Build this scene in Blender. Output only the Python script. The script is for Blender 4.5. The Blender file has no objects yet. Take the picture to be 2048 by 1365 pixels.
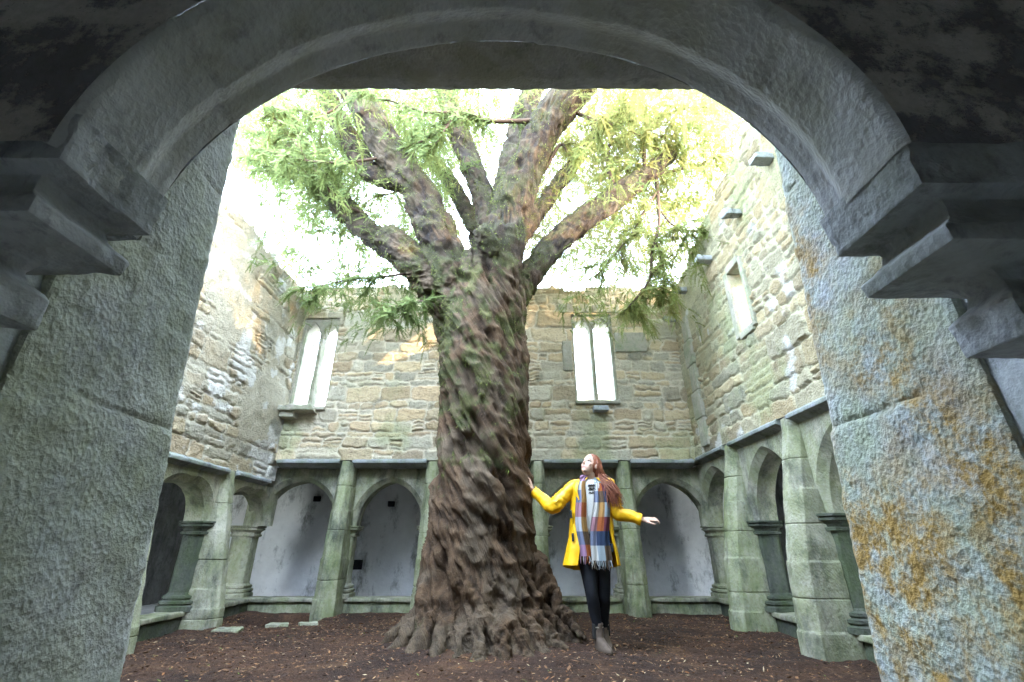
import bpy, bmesh, math, random
import numpy as np
from mathutils import Vector, Matrix
random.seed(7); RNG = np.random.default_rng(11)
SC = bpy.context.scene; COL = SC.collection
R = math.radians
# ---------------------------------------------------------------- camera model
PITCH = R(24.2); FPX = 910.0; CP, SP = math.cos(PITCH), math.sin(PITCH)
def at_y(px, py, Y):                      # point of the photograph on the vertical plane y = Y
    u, v = (px-1024)/FPX, (682.5-py)/FPX
    d = Y/(CP-v*SP)
    return Vector((u*d, Y, d*(SP+v*CP)))
def at_x(px, py, X):
    u, v = (px-1024)/FPX, (682.5-py)/FPX
    d = X/u
    return Vector((X, d*(CP-v*SP), d*(SP+v*CP)))
def depth(p): return p[1]*CP+p[2]*SP
GZ = -0.87                                # courtyard ground level (the camera is the origin)
# ---------------------------------------------------------------- numpy noise
def _hash(ix, iy, iz, seed):
    h = (ix.astype(np.int64)*374761393 + iy.astype(np.int64)*668265263 + iz.astype(np.int64)*2147483647 + seed*1274126177) & 0xFFFFFFFF
    h = ((h ^ (h >> 13))*1274126177) & 0xFFFFFFFF
    h = ((h ^ (h >> 16))*2246822519) & 0xFFFFFFFF
    h ^= h >> 13
    return (h & 0xFFFFFF)/float(0xFFFFFF)
def vnoise(p, seed=0):
    p = np.asarray(p, float); i = np.floor(p); f = p-i; f = f*f*f*(f*(f*6-15)+10)
    x, y, z = i[:, 0], i[:, 1], i[:, 2]; fx, fy, fz = f[:, 0], f[:, 1], f[:, 2]
    def c(a, b, d): return _hash(x+a, y+b, z+d, seed)
    x00 = c(0,0,0)*(1-fx)+c(1,0,0)*fx; x10 = c(0,1,0)*(1-fx)+c(1,1,0)*fx
    x01 = c(0,0,1)*(1-fx)+c(1,0,1)*fx; x11 = c(0,1,1)*(1-fx)+c(1,1,1)*fx
    y0 = x00*(1-fy)+x10*fy; y1 = x01*(1-fy)+x11*fy
    return (y0*(1-fz)+y1*fz)*2-1
def fbm(p, octs=4, seed=0, gain=.5, lac=2.03):
    p = np.asarray(p, float); s = np.zeros(len(p)); a = 1.; t = 0.
    for k in range(octs):
        s += a*vnoise(p+k*17.3, seed+k); t += a; a *= gain; p = p*lac
    return s/t
def ridged(p, octs=3, seed=0):
    p = np.asarray(p, float); s = np.zeros(len(p)); a = 1.; t = 0.
    for k in range(octs):
        s += a*(1-2*np.abs(vnoise(p+k*9.7, seed+k))); t += a; a *= .5; p = p*2.1
    return s/t
def sstep(a, b, x):
    t = np.clip((x-a)/(b-a), 0, 1); return t*t*(3-2*t)
# ---------------------------------------------------------------- mesh helpers
def mesh_obj(name, V, F, mat=None, parent=None, smooth=False, col=None, fcol=None, sharp=None, attr=None):
    me = bpy.data.meshes.new(name)
    V = np.asarray(V, np.float32).reshape(-1, 3)
    if isinstance(F, np.ndarray):
        n, k = F.shape
        me.vertices.add(len(V)); me.vertices.foreach_set('co', V.ravel())
        me.loops.add(n*k); me.loops.foreach_set('vertex_index', F.astype(np.int32).ravel())
        me.polygons.add(n); me.polygons.foreach_set('loop_start', (np.arange(n)*k).astype(np.int32))
        me.update(calc_edges=True); me.validate()
    else:
        me.from_pydata([tuple(map(float, v)) for v in V], [], [tuple(map(int, f)) for f in F]); me.update()
    if col is not None:
        a = me.color_attributes.new('Col', 'FLOAT_COLOR', 'POINT')
        c = np.ones((len(V), 4), np.float32); c[:, :3] = np.asarray(col); a.data.foreach_set('color', c.ravel())
    if fcol is not None:
        a = me.color_attributes.new('Col', 'FLOAT_COLOR', 'CORNER')
        lens = np.array([p.loop_total for p in me.polygons]); c = np.ones((lens.sum(), 4), np.float32)
        c[:, :3] = np.repeat(np.asarray(fcol), lens, axis=0); a.data.foreach_set('color', c.ravel())
    if attr:
        for an, av in attr.items():
            a = me.attributes.new(an, 'FLOAT_VECTOR', 'POINT'); a.data.foreach_set('vector', np.asarray(av, np.float32).ravel())
    if mat is not None: me.materials.append(mat)
    if smooth:
        me.shade_smooth()
        if sharp: me.set_sharp_from_angle(angle=R(sharp))
    o = bpy.data.objects.new(name, me); COL.objects.link(o)
    if parent is not None: o.parent = parent
    return o
def thing(name, label, cat, loc=(0,0,0), group=None):
    o = bpy.data.objects.new(name, None); COL.objects.link(o); o.empty_display_size = .1
    o['label'] = label; o['category'] = cat
    if group: o['group'] = group
    return o
def tag(o, label, cat, group=None):
    o['label'] = label; o['category'] = cat
    if group: o['group'] = group
    return o
class MB:                                  # collects pieces into one mesh
    def __init__(s): s.V = []; s.F = []; s.n = 0
    def add(s, V, F):
        V = [tuple(v) for v in V]; s.V += V; s.F += [tuple(int(i)+s.n for i in f) for f in F]; s.n += len(V); return s
    def box(s, x0, x1, y0, y1, z0, z1):
        return s.add([(x0,y0,z0),(x1,y0,z0),(x1,y1,z0),(x0,y1,z0),(x0,y0,z1),(x1,y0,z1),(x1,y1,z1),(x0,y1,z1)],
                     [(0,3,2,1),(4,5,6,7),(0,1,5,4),(1,2,6,5),(2,3,7,6),(3,0,4,7)])
    def loft(s, rings, cap=True):          # rings of equal length
        n = len(rings[0]); V = [p for r in rings for p in r]; F = []
        for i in range(len(rings)-1):
            for j in range(n):
                k = (j+1) % n; F.append((i*n+j, i*n+k, (i+1)*n+k, (i+1)*n+j))
        if cap: F.append(tuple(range(n-1, -1, -1))); F.append(tuple((len(rings)-1)*n+j for j in range(n)))
        return s.add(V, F)
def refine(V, F, maxlen, bevel=0, amp=0, freq=10., seed=0, amp2=0, freq2=40., seg=2, xf=None):
    bm = bmesh.new(); vs = [bm.verts.new(xf(v) if xf else v) for v in V]
    for f in F:
        try: bm.faces.new([vs[i] for i in f])
        except ValueError: pass
    bmesh.ops.recalc_face_normals(bm, faces=bm.faces)
    if bevel:
        es = [e for e in bm.edges if len(e.link_faces) == 2 and e.calc_face_angle(0) > R(25)]
        bmesh.ops.bevel(bm, geom=es, offset=bevel, segments=seg, affect='EDGES', profile=.5, clamp_overlap=True)
    if maxlen:
        for it in range(9):
            es = [e for e in bm.edges if e.calc_length() > maxlen]
            if not es: break
            bmesh.ops.subdivide_edges(bm, edges=es, cuts=1, use_grid_fill=True)
            if len(bm.verts) > 120000: break
        bmesh.ops.triangulate(bm, faces=[f for f in bm.faces if len(f.verts) > 4])
    bm.normal_update(); bm.verts.index_update()
    P = np.array([v.co[:] for v in bm.verts]); N = np.array([v.normal[:] for v in bm.verts])
    if amp: P = P+N*(amp*fbm(P*freq, 3, seed))[:, None]
    if amp2: P = P+N*(amp2*fbm(P*freq2, 2, seed+5))[:, None]
    Fo = [[v.index for v in f.verts] for f in bm.faces]; bm.free()
    return P, Fo
def solid(name, mb, mat, parent=None, maxlen=.06, bevel=.008, amp=.006, freq=9., seed=0, amp2=0, freq2=40., xf=None, sharp=38):
    P, F = refine(mb.V, mb.F, maxlen, bevel, amp, freq, seed, amp2, freq2, xf=xf)
    return mesh_obj(name, P, F, mat, parent, True, sharp=sharp)
def catmull(pts, per=8):
    P = [np.asarray(p, float) for p in pts]; P = [2*P[0]-P[1]]+P+[2*P[-1]-P[-2]]; out = []
    for i in range(1, len(P)-2):
        for k in range(per):
            t = k/per; a, b, c, d = P[i-1:i+3]
            out.append(.5*(2*b+(c-a)*t+(2*a-5*b+4*c-d)*t*t+(3*b-a-3*c+d)*t**3))
    out.append(P[-2]); return np.array(out)
def tube(pts, rad, n=8, per=6, cap=True, flat=None):
    q = np.array([list(p)+[r] for p, r in zip(pts, rad)]); q = catmull(q, per) if per else q
    C, r = q[:, :3], np.maximum(q[:, 3], 1e-4); T = np.gradient(C, axis=0); T /= np.linalg.norm(T, axis=1)[:, None]+1e-9
    u = np.cross(T[0], (0,0,1.)); 
    if np.linalg.norm(u) < .1: u = np.cross(T[0], (1.,0,0))
    V = []; a = np.linspace(0, 2*np.pi, n, endpoint=False)
    for i in range(len(C)):
        u = u-T[i]*np.dot(u, T[i]); u /= np.linalg.norm(u)+1e-9; w = np.cross(T[i], u)
        k = 1. if flat is None else flat
        V.append(C[i]+r[i]*(np.cos(a)[:, None]*u+k*np.sin(a)[:, None]*w))
    V = np.concatenate(V); F = []
    for i in range(len(C)-1):
        for j in range(n):
            k = (j+1) % n; F.append((i*n+j, i*n+k, (i+1)*n+k, (i+1)*n+j))
    if cap: F.append(tuple(range(n-1, -1, -1))); F.append(tuple((len(C)-1)*n+j for j in range(n)))
    return V, F
def remeshed(V, F, voxel, smooth_it=0):
    me = bpy.data.meshes.new('tmp'); me.from_pydata([tuple(map(float, v)) for v in V], [], [tuple(map(int, f)) for f in F]); me.update()
    o = bpy.data.objects.new('tmp', me); COL.objects.link(o)
    m = o.modifiers.new('r', 'REMESH'); m.mode = 'VOXEL'; m.voxel_size = voxel
    if smooth_it:
        s = o.modifiers.new('s', 'SMOOTH'); s.iterations = smooth_it; s.factor = .5
    dg = bpy.context.evaluated_depsgraph_get(); ev = o.evaluated_get(dg); m2 = bpy.data.meshes.new_from_object(ev)
    n = len(m2.vertices); P = np.empty(n*3, np.float32); m2.vertices.foreach_get('co', P); N = np.empty(n*3, np.float32); m2.vertices.foreach_get('normal', N)
    Fo = [tuple(p.vertices) for p in m2.polygons]
    bpy.data.objects.remove(o); bpy.data.meshes.remove(me); bpy.data.meshes.remove(m2)
    return P.reshape(-1, 3).astype(float), N.reshape(-1, 3).astype(float), Fo
def vnormals(P, F):
    F4 = np.array([f if len(f) == 4 else (f[0], f[1], f[2], f[2]) for f in F]); 
    n = np.cross(P[F4[:, 2]]-P[F4[:, 0]], P[F4[:, 3]]-P[F4[:, 1]]); N = np.zeros_like(P)
    for k in range(4): np.add.at(N, F4[:, k], n)
    return N/(np.linalg.norm(N, axis=1)[:, None]+1e-12)
def grid_faces(nu, nv):
    i = np.arange(nu-1)[:, None]*nv+np.arange(nv-1)[None, :]
    return np.stack([i, i+nv, i+nv+1, i+1], -1).reshape(-1, 4)
# ---------------------------------------------------------------- materials
class Mat:
    def __init__(s, name, rough=.9, spec=.25):
        s.m = bpy.data.materials.new(name); s.m.use_nodes = True; s.t = s.m.node_tree; s.b = s.t.nodes['Principled BSDF']
        s.b.inputs['Roughness'].default_value = rough; s.b.inputs['Specular IOR Level'].default_value = spec
        s.pos = s.node('ShaderNodeNewGeometry').outputs['Position']; s.bump = None
    def node(s, t, **kw):
        n = s.t.nodes.new(t)
        for k, v in kw.items(): setattr(n, k, v)
        return n
    def put(s, sock, v):
        if hasattr(v, 'is_linked'): s.t.links.new(v, sock)
        elif isinstance(v, (tuple, list)) and sock.type == 'RGBA': sock.default_value = (*v[:3], 1)
        else: sock.default_value = v
    def mapped(s, sc=(1,1,1), rot=(0,0,0), src=None):
        n = s.node('ShaderNodeMapping'); s.put(n.inputs['Vector'], src or s.pos); n.inputs['Scale'].default_value = sc; n.inputs['Rotation'].default_value = rot
        return n.outputs[0]
    def noise(s, scale, detail=4, rough=.6, vec=None, dist=0):
        n = s.node('ShaderNodeTexNoise'); s.put(n.inputs['Vector'], vec or s.pos); n.inputs['Scale'].default_value = scale
        n.inputs['Detail'].default_value = detail; n.inputs['Roughness'].default_value = rough; n.inputs['Distortion'].default_value = dist
        return n.outputs['Fac']
    def voro(s, scale, vec=None, feat='F1'):
        n = s.node('ShaderNodeTexVoronoi', feature=feat); s.put(n.inputs['Vector'], vec or s.pos); n.inputs['Scale'].default_value = scale
        return n.outputs['Distance']
    def ramp(s, f, stops):
        n = s.node('ShaderNodeValToRGB'); s.put(n.inputs[0], f); e = n.color_ramp.elements
        while len(e) < len(stops): e.new(.5)
        for k, (p, c) in enumerate(stops):
            e[k].position = p; e[k].color = (c, c, c, 1) if isinstance(c, (int, float)) else (*c, 1)
        return n.outputs[0]
    def mix(s, f, a, b, mode='MIX'):
        n = s.node('ShaderNodeMix', data_type='RGBA', blend_type=mode)
        s.put(n.inputs[0], f); s.put(n.inputs[6], a); s.put(n.inputs[7], b); return n.outputs[2]
    def math(s, op, a, b=0.):
        n = s.node('ShaderNodeMath', operation=op); s.put(n.inputs[0], a); s.put(n.inputs[1], b); return n.outputs[0]
    def attr(s, name='Col', out='Color'):
        n = s.node('ShaderNodeAttribute', attribute_name=name); return n.outputs[out]
    def add_bump(s, h, dist=.01, strength=1.):
        n = s.node('ShaderNodeBump'); s.put(n.inputs['Height'], h); n.inputs['Distance'].default_value = dist; n.inputs['Strength'].default_value = strength
        if s.bump is not None: s.t.links.new(s.bump, n.inputs['Normal'])
        s.bump = n.outputs[0]; s.t.links.new(s.bump, s.b.inputs['Normal']); return s
    def color(s, c): s.put(s.b.inputs['Base Color'], c); return s
def pecked(name, a, b, green=.0, gcol=(.12,.17,.07), ochre=0., dark=0., scale=60., bump=.008, pale=.25):
    m = Mat(name, .92, .2)
    c = m.mix(m.ramp(m.noise(3.1, 5, .65), [(.35, 0.), (.66, 1.)]), a, b)
    c = m.mix(m.ramp(m.noise(38, 4, .7), [(.35, 0.), (.75, pale)]), c, (.5,.5,.47))
    c = m.mix(m.ramp(m.noise(17, 5, .7), [(.30, .6), (.47, 0.)]), c, tuple(x*.45 for x in b))
    if green: c = m.mix(m.ramp(m.noise(4.3, 6, .7, m.mapped((1,1,.7))), [(.5-.25*green, 0.), (.62, min(1., .35+.5*green))]), c, gcol)
    if ochre:
        f = m.math('MULTIPLY', m.ramp(m.noise(11, 6, .72), [(.40, 0.), (.54, 1.)]), m.ramp(m.noise(1.9, 3, .6), [(.38, 0.), (.52, 1.)]))
        f2 = m.math('MULTIPLY', f, m.ramp(m.noise(34, 4, .7), [(.30, .25), (.52, 1.)]))
        c = m.mix(f2, c, (.26,.165,.05))
    if dark: c = m.mix(m.ramp(m.noise(2.6, 7, .74, m.mapped((1.6,1.6,.7))), [(.60-.2*dark, 0.), (.68, .8)]), c, (.035,.04,.035))
    m.color(c)
    m.add_bump(m.noise(scale*.5, 3, .6), bump*.7)
    m.add_bump(m.mix(.5, m.noise(scale, 4, .65), m.voro(scale*1.1, m.mapped((1,1,.75), (.4,.3,.2)))), bump)
    return m.m
M_FRONT = pecked('hammered limestone', (.31,.30,.285), (.21,.215,.225), green=.25, gcol=(.21,.215,.13), scale=88, bump=.005, pale=.35)
M_RING = pecked('dressed arch limestone', (.43,.44,.455), (.32,.335,.36), green=.2, gcol=(.27,.27,.18), scale=80, bump=.0035, pale=.35)
M_FRONTL = pecked('hammered limestone with algae', (.35,.36,.355), (.225,.245,.255), green=.5, gcol=(.26,.28,.17), scale=88, bump=.006, pale=.4)
M_FRONTR = pecked('hammered limestone with ochre lichen', (.32,.335,.36), (.20,.225,.25), green=.6, gcol=(.25,.285,.16), ochre=1.6, scale=84, bump=.007, pale=.5)
M_MOULD = pecked('weathered moulded stone', (.40,.42,.45), (.27,.285,.31), green=.25, gcol=(.13,.15,.08), dark=.25, scale=70, bump=.004, pale=.15)
M_ARC = pecked('arcade limestone', (.35,.325,.245), (.225,.22,.155), green=.55, gcol=(.15,.175,.065), dark=.65, scale=45, bump=.006)
M_ARCG = pecked('arcade limestone green with algae', (.36,.345,.24), (.22,.23,.145), green=.65, gcol=(.14,.175,.055), dark=.7, scale=45, bump=.006)
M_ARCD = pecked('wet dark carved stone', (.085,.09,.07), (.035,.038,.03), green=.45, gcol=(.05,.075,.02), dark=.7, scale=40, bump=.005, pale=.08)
M_DRESS = pecked('dressed window stone', (.33,.30,.22), (.24,.22,.17), green=.2, scale=50, bump=.005)
M_STRING = pecked('grey string course stone', (.25,.26,.265), (.16,.17,.17), green=.3, gcol=(.12,.15,.06), dark=.3, scale=50, bump=.004, pale=.15)
M_RUINS = pecked('distant ruin stone', (.34,.33,.30), (.2,.2,.18), green=.4, scale=9, bump=.03)
def rubble_mat():
    m = Mat('rubble masonry', .95, .15); c = m.attr()
    c = m.mix(m.ramp(m.noise(55, 5, .7), [(.3, 0.), (.7, .55)]), c, m.mix(.5, c, (.62,.58,.48)))
    c = m.mix(m.ramp(m.noise(24, 5, .75), [(.52, 0.), (.7, .5)]), c, (.10,.09,.07))
    m.color(c); m.add_bump(m.noise(32, 5, .65, m.mapped((1,1,1.5))), .022); m.add_bump(m.noise(90, 3, .6), .006)
    return m.m
M_RUB = rubble_mat()
def plaster_mat():
    m = Mat('limewashed plaster', .9, .15)
    c = m.mix(m.ramp(m.noise(1.7, 5, .65), [(.35, 0.), (.7, 1.)]), (.60,.59,.57), (.44,.43,.42))
    c = m.mix(m.ramp(m.noise(2.6, 8, .75, m.mapped((1,1,.5))), [(.53, 0.), (.66, .8)]), c, (.08,.08,.065))
    c = m.mix(m.ramp(m.noise(9, 5, .7), [(.5, 0.), (.75, .3)]), c, (.55,.55,.55))
    m.color(c); m.add_bump(m.noise(14, 4, .6), .006); return m.m
M_PLAS = plaster_mat()
M_BOUNCE = pecked('pale bounce coat', (.62,.61,.58), (.5,.49,.47), scale=40, bump=.004)  # pale coat for the unseen walk, added to bounce light onto the arch
M_DIM = pecked('shade-darkened plaster', (.17,.17,.17), (.09,.09,.09), green=.3, gcol=(.08,.09,.05), dark=.5, scale=30, bump=.004, pale=.1)  # stained side walk plaster, its shade put into the colour
def peel_mat():  # mottled plaster: dark ground with paler patches
    m = Mat('peeling dark render', .9, .15)
    c = m.mix(m.ramp(m.noise(7.5, 7, .72), [(.46, 0.), (.53, 1.)]), (.21,.21,.23), (.56,.54,.52))
    c = m.mix(m.ramp(m.noise(60, 3, .6), [(.3, 0.), (.8, .4)]), c, (.12,.11,.10))
    m.color(c); m.add_bump(m.ramp(m.noise(7.5, 7, .72), [(.46, 0.), (.53, 1.)]), .004); m.add_bump(m.noise(40, 4, .6), .006); return m.m
M_PEEL = peel_mat()
def vcol_mat(name, rough=.9, spec=.2, bumps=()):
    m = Mat(name, rough, spec); m.color(m.attr())
    for sc, d in bumps: m.add_bump(m.noise(sc, 4, .65), d)
    return m.m
def flat_mat(name, c, rough=.8, spec=.3, var=.15, sc=40, bump=0.):
    m = Mat(name, rough, spec); c2 = tuple(max(0, x*(1-var)) for x in c)
    m.color(m.mix(m.noise(sc, 3, .6), c, c2))
    if bump: m.add_bump(m.noise(sc, 3, .6), bump)
    return m.m
# ---------------------------------------------------------------- rubble walls
PAL = np.array([(.46,.36,.24),(.42,.33,.21),(.40,.37,.30),(.36,.35,.30),(.50,.42,.30),(.34,.28,.20),(.44,.42,.35),(.48,.40,.27)])
def stone_field(u, v, U0, U1, Z0, Z1, seed, big=0.3, flat=.5):
    rg = np.random.default_rng(seed); q = np.stack([u, v, 0*u+seed], 1)
    uw = u+.06*fbm(q*(2.2,3.5,1), 3, seed)+.024*fbm(q*(11,11,1), 2, seed+3)
    vw = v+.05*fbm(q*(1.6,2.4,1)+5, 3, seed+1)+.026*fbm(q*(12,12,1), 2, seed+9)
    hs = []; z = Z0-.3
    edges = [z]
    while z < Z1+.3:
        z += rg.choice([.07,.09,.12,.16,.20,.26,.33], p=[.05,.10,.14,.18,.2,.19,.14]); edges.append(z)
    edges = np.array(edges); ci = np.clip(np.searchsorted(edges, vw)-1, 0, len(edges)-2)
    D = np.zeros(len(u)); ID = np.zeros(len(u), int); H = np.zeros(len(u)); OFF = np.zeros(len(u)); TL = np.zeros(len(u)); nid = 0
    offs = []; 
    for c in range(len(edges)-1):
        m = np.where(ci == c)[0]; h = edges[c+1]-edges[c]
        w = []; x = U0-.5-rg.random()*.3
        xs = [x]
        while x < U1+.5:
            x += max(.08, h*rg.uniform(.8, 2.6)) if h > .12 else rg.uniform(.12, .5); xs.append(x)
        if not len(m): continue
        xs = np.array(xs); si = np.clip(np.searchsorted(xs, uw[m])-1, 0, len(xs)-2)
        ns = np.where(rg.random(len(xs)) < (.30 if h > .15 else 0.), rg.integers(2, 4, len(xs)), 1)
        fr = np.clip((vw[m]-edges[c])/h, 0, .9999); k = np.floor(fr*ns[si]).astype(int)
        hh = h/ns[si]; dv = np.minimum(fr*ns[si]-k, 1-(fr*ns[si]-k))*hh
        ww = xs[si+1]-xs[si]; du = np.minimum(uw[m]-xs[si], xs[si+1]-uw[m])
        r = .05; a, b = np.minimum(du, r)/r, np.minimum(dv, r)/r
        D[m] = r*(1-np.sqrt(np.clip((1-a)**2+(1-b)**2, 0, 1)))
        ID[m] = nid+si*4+k; nid += len(xs)*4
    off = rg.uniform(-1, 1, nid+8); off2 = rg.uniform(-1, 1, nid+8); pi = rg.choice(len(PAL), nid+8); br = rg.uniform(.78, 1.18, nid+8)
    return D, off[ID], off2[ID], PAL[pi[ID]]*br[ID][:, None]
def rubble_wall(obj_name, U0, U1, Z0, topf, seed, to_world, openings, style, parent, thick=.6, res=.018):
    zt = max(topf(U0), topf(U1))+.12
    us = np.arange(U0, U1+res, res); vs = np.arange(Z0, zt+res, res); nu, nv = len(us), len(vs)
    u = np.repeat(us, nv); v = np.tile(vs, nu); q = np.stack([u, v, 0*u+seed*3.1], 1)
    D, off, off2, C = stone_field(u, v, U0, U1, Z0, zt, seed)
    jw = .017+.010*fbm(q*(3,3,1), 2, seed+20)
    s = sstep(jw*.4, jw*.4+.014, D)
    rough = fbm(q*(9,14,1), 4, seed+30)
    smear = sstep(.0, .35, fbm(q*(1.1,1.1,1)+3, 4, seed+40)+style.get('smear', -.2))      # old render left over the stones
    h = s*(.022+.015*off)+.016*rough*s+.006*fbm(q*(30,30,1), 2, seed+33)
    h2 = .03+.022*fbm(q*(5,5,1), 5, seed+50); h = h*(1-smear)+h2*smear
    mort = np.array(style.get('mortar', (.52,.49,.42)))
    col = mort*(1-s[:, None])+C*s[:, None]
    ren = np.array(style.get('render', (.42,.40,.33)))*(1+.25*fbm(q*(12,12,1), 4, seed+60))[:, None]
    col = col*(1-smear[:, None])+ren*smear[:, None]
    tint = np.array(style.get('tint', (1,1,1))); col = col*tint
    wh = sstep(.12, .3, fbm(q*(3.2,3.2,1)+9, 5, seed+70)+style.get('white', -.5))[:, None]; col = col*(1-.75*wh)+np.array((.50,.49,.455))*.75*wh
    gm = sstep(.02, .4, fbm(q*(1.6,1.1,1)+2, 5, seed+80)+style.get('green', -.25)+style.get('greenf', lambda a, b: 0)(u, v))[:, None]*style.get('gmax', .65)
    col = col*(1-gm)+np.array((.19,.235,.085))*gm
    dk = sstep(.25, .5, fbm(q*(2.4,2.4,1)+13, 5, seed+90)+style.get('darkf', lambda a, b: 0)(u, v))[:, None]*.7
    col = col*(1-dk)+np.array((.07,.075,.05))*dk
    V = to_world(u, v, h-.035)
    F = grid_faces(nu, nv); cu = u[F].mean(1); cv = v[F].mean(1)
    ragged = np.array([topf(a) for a in us]); rg = np.random.default_rng(seed+1)
    blk = np.interp(us, np.arange(U0-1, U1+1, .22), rg.uniform(-.10, .06, len(np.arange(U0-1, U1+1, .22))))
    rt = np.round((ragged+blk)/.07)*.07; keep = cv < np.interp(cu, us, rt)
    for (a0, a1, b0, b1) in openings: keep &= ~((cu > a0) & (cu < a1) & (cv > b0) & (cv < b1))
    F = F[keep]
    used = np.unique(F); mp = -np.ones(len(V), int); mp[used] = np.arange(len(used)); V = V[used]; col = col[used]; F = mp[F]
    mb = MB(); cuts = sorted({U0, U1, *[x for o in openings for x in o[:2] if U0 < x < U1]}); extra = []
    for a, b in zip(cuts[:-1], cuts[1:]):
        k = max(1, int((b-a)/.6)); extra += [a+(b-a)*i/k for i in range(k)]
    extra.append(cuts[-1])
    for a, b in zip(extra[:-1], extra[1:]):
        zs = [Z0]; m = (a+b)/2
        for o in sorted(openings, key=lambda o: o[2]):
            if o[0] <= m <= o[1]: zs += [o[2], o[3]]
        zs.append(min(topf(a), topf(b))-.16)
        for z0, z1 in zip(zs[0::2], zs[1::2]):
            P = [to_world(np.array([x]), np.array([z]), np.array([n]))[0] for n in (-.05-.0006*len(mb.V)/8, -thick) for (x, z) in ((a, z0), (b, z0), (b, z1), (a, z1))]
            mb.add(P, [(0,1,2,3),(7,6,5,4),(0,4,5,1),(1,5,6,2),(2,6,7,3),(3,7,4,0)])
    nb = len(V); V = np.concatenate([V, np.array(mb.V)]); col = np.concatenate([col, np.tile((.36,.33,.27), (len(mb.V), 1))])
    F = np.concatenate([F, np.array(mb.F)+nb])
    return mesh_obj(obj_name, V, F, M_RUB, parent, True, col=col, sharp=70)
YB = 7.12; XL = -3.64; XR = 2.83
back_w = lambda u, v, n: np.stack([u, YB-n, v], -1)
left_w = lambda u, v, n: np.stack([XL+n, u, v], -1)
right_w = lambda u, v, n: np.stack([XR-n, u, v], -1)
ZSB, ZSL, ZSR = 1.10, .80, 1.13            # undersides of the string courses
W1 = (-3.60, -3.03, 2.04, 3.62); W2 = (1.06, 1.72, 2.14, 3.70)
T_back = thing('rubble_wall', 'tall stone wall straight behind the tree with two pairs of pointed lancet windows', 'wall')
rubble_wall('wall', -4.2, 3.4, ZSB+.10, lambda a: 4.27, 3, back_w,
    [(W1[0]-.02, W1[1]+.02, W1[2]-.04, W1[3]+.02), (W2[0]-.02, W2[1]+.02, W2[2]-.04, W2[3]+.02)],
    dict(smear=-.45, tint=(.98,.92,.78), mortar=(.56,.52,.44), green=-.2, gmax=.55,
         greenf=lambda a, b: .22*sstep(2.1,1.4,b)+.2*sstep(.9,1.4,a)*sstep(2.3,1.6,b)+.3*sstep(-3.1,-3.5,a)*sstep(2.0,1.6,b)-.3*sstep(2.3,3,b),
         darkf=lambda a, b: .35*np.exp(-((a+3.35)/.22)**2-((b-1.78)/.12)**2)+.25*np.exp(-((a-1.4)/.1)**2-((b-1.85)/.1)**2)-.12), T_back)
T_left = thing('rubble_wall', 'left hand stone wall with white lime patches and no window, above low arches', 'wall')
rubble_wall('wall', .9, YB+.12, ZSL+.10, lambda a: 4.08, 5, left_w, [],
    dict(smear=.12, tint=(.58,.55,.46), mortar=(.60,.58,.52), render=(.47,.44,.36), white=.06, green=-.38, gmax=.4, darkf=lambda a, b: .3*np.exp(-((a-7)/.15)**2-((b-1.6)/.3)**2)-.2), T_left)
SL = (4.78, 5.12, 2.40, 3.25)
T_right = thing('rubble_wall', 'right hand stone wall with a narrow slit window and a row of projecting corbels', 'wall')
rubble_wall('wall', .9, YB+.12, ZSR+.10, lambda a: 4.12+.17*(6.9-a), 8, right_w, [SL],
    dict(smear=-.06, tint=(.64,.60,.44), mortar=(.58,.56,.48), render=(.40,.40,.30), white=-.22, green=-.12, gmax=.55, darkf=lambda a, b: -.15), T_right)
# ---- a ruined gable beyond, glimpsed through the feet of the lancets
o = None
mbq = MB(); gq = [(-7.2,-1.5),(-7.2,3.4),(-6.3,4.0),(-5.75,4.35),(-5.2,3.7),(-4.2,3.1),(-1.0,2.6),(1.2,3.75),(1.7,3.95),(2.3,3.8),(2.9,4.0),(3.6,3.5),(5.5,3.0),(5.5,-1.5)]
mbq.loft([[(x, 12.0, z) for x, z in gq], [(x, 12.6, z) for x, z in gq]]); o = solid('ruined_wall', mbq, M_RUINS, None, .2, 0, .05, 3, 5); tag(o, 'distant broken wall glimpsed through the feet of the lancet windows', 'wall')
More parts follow.
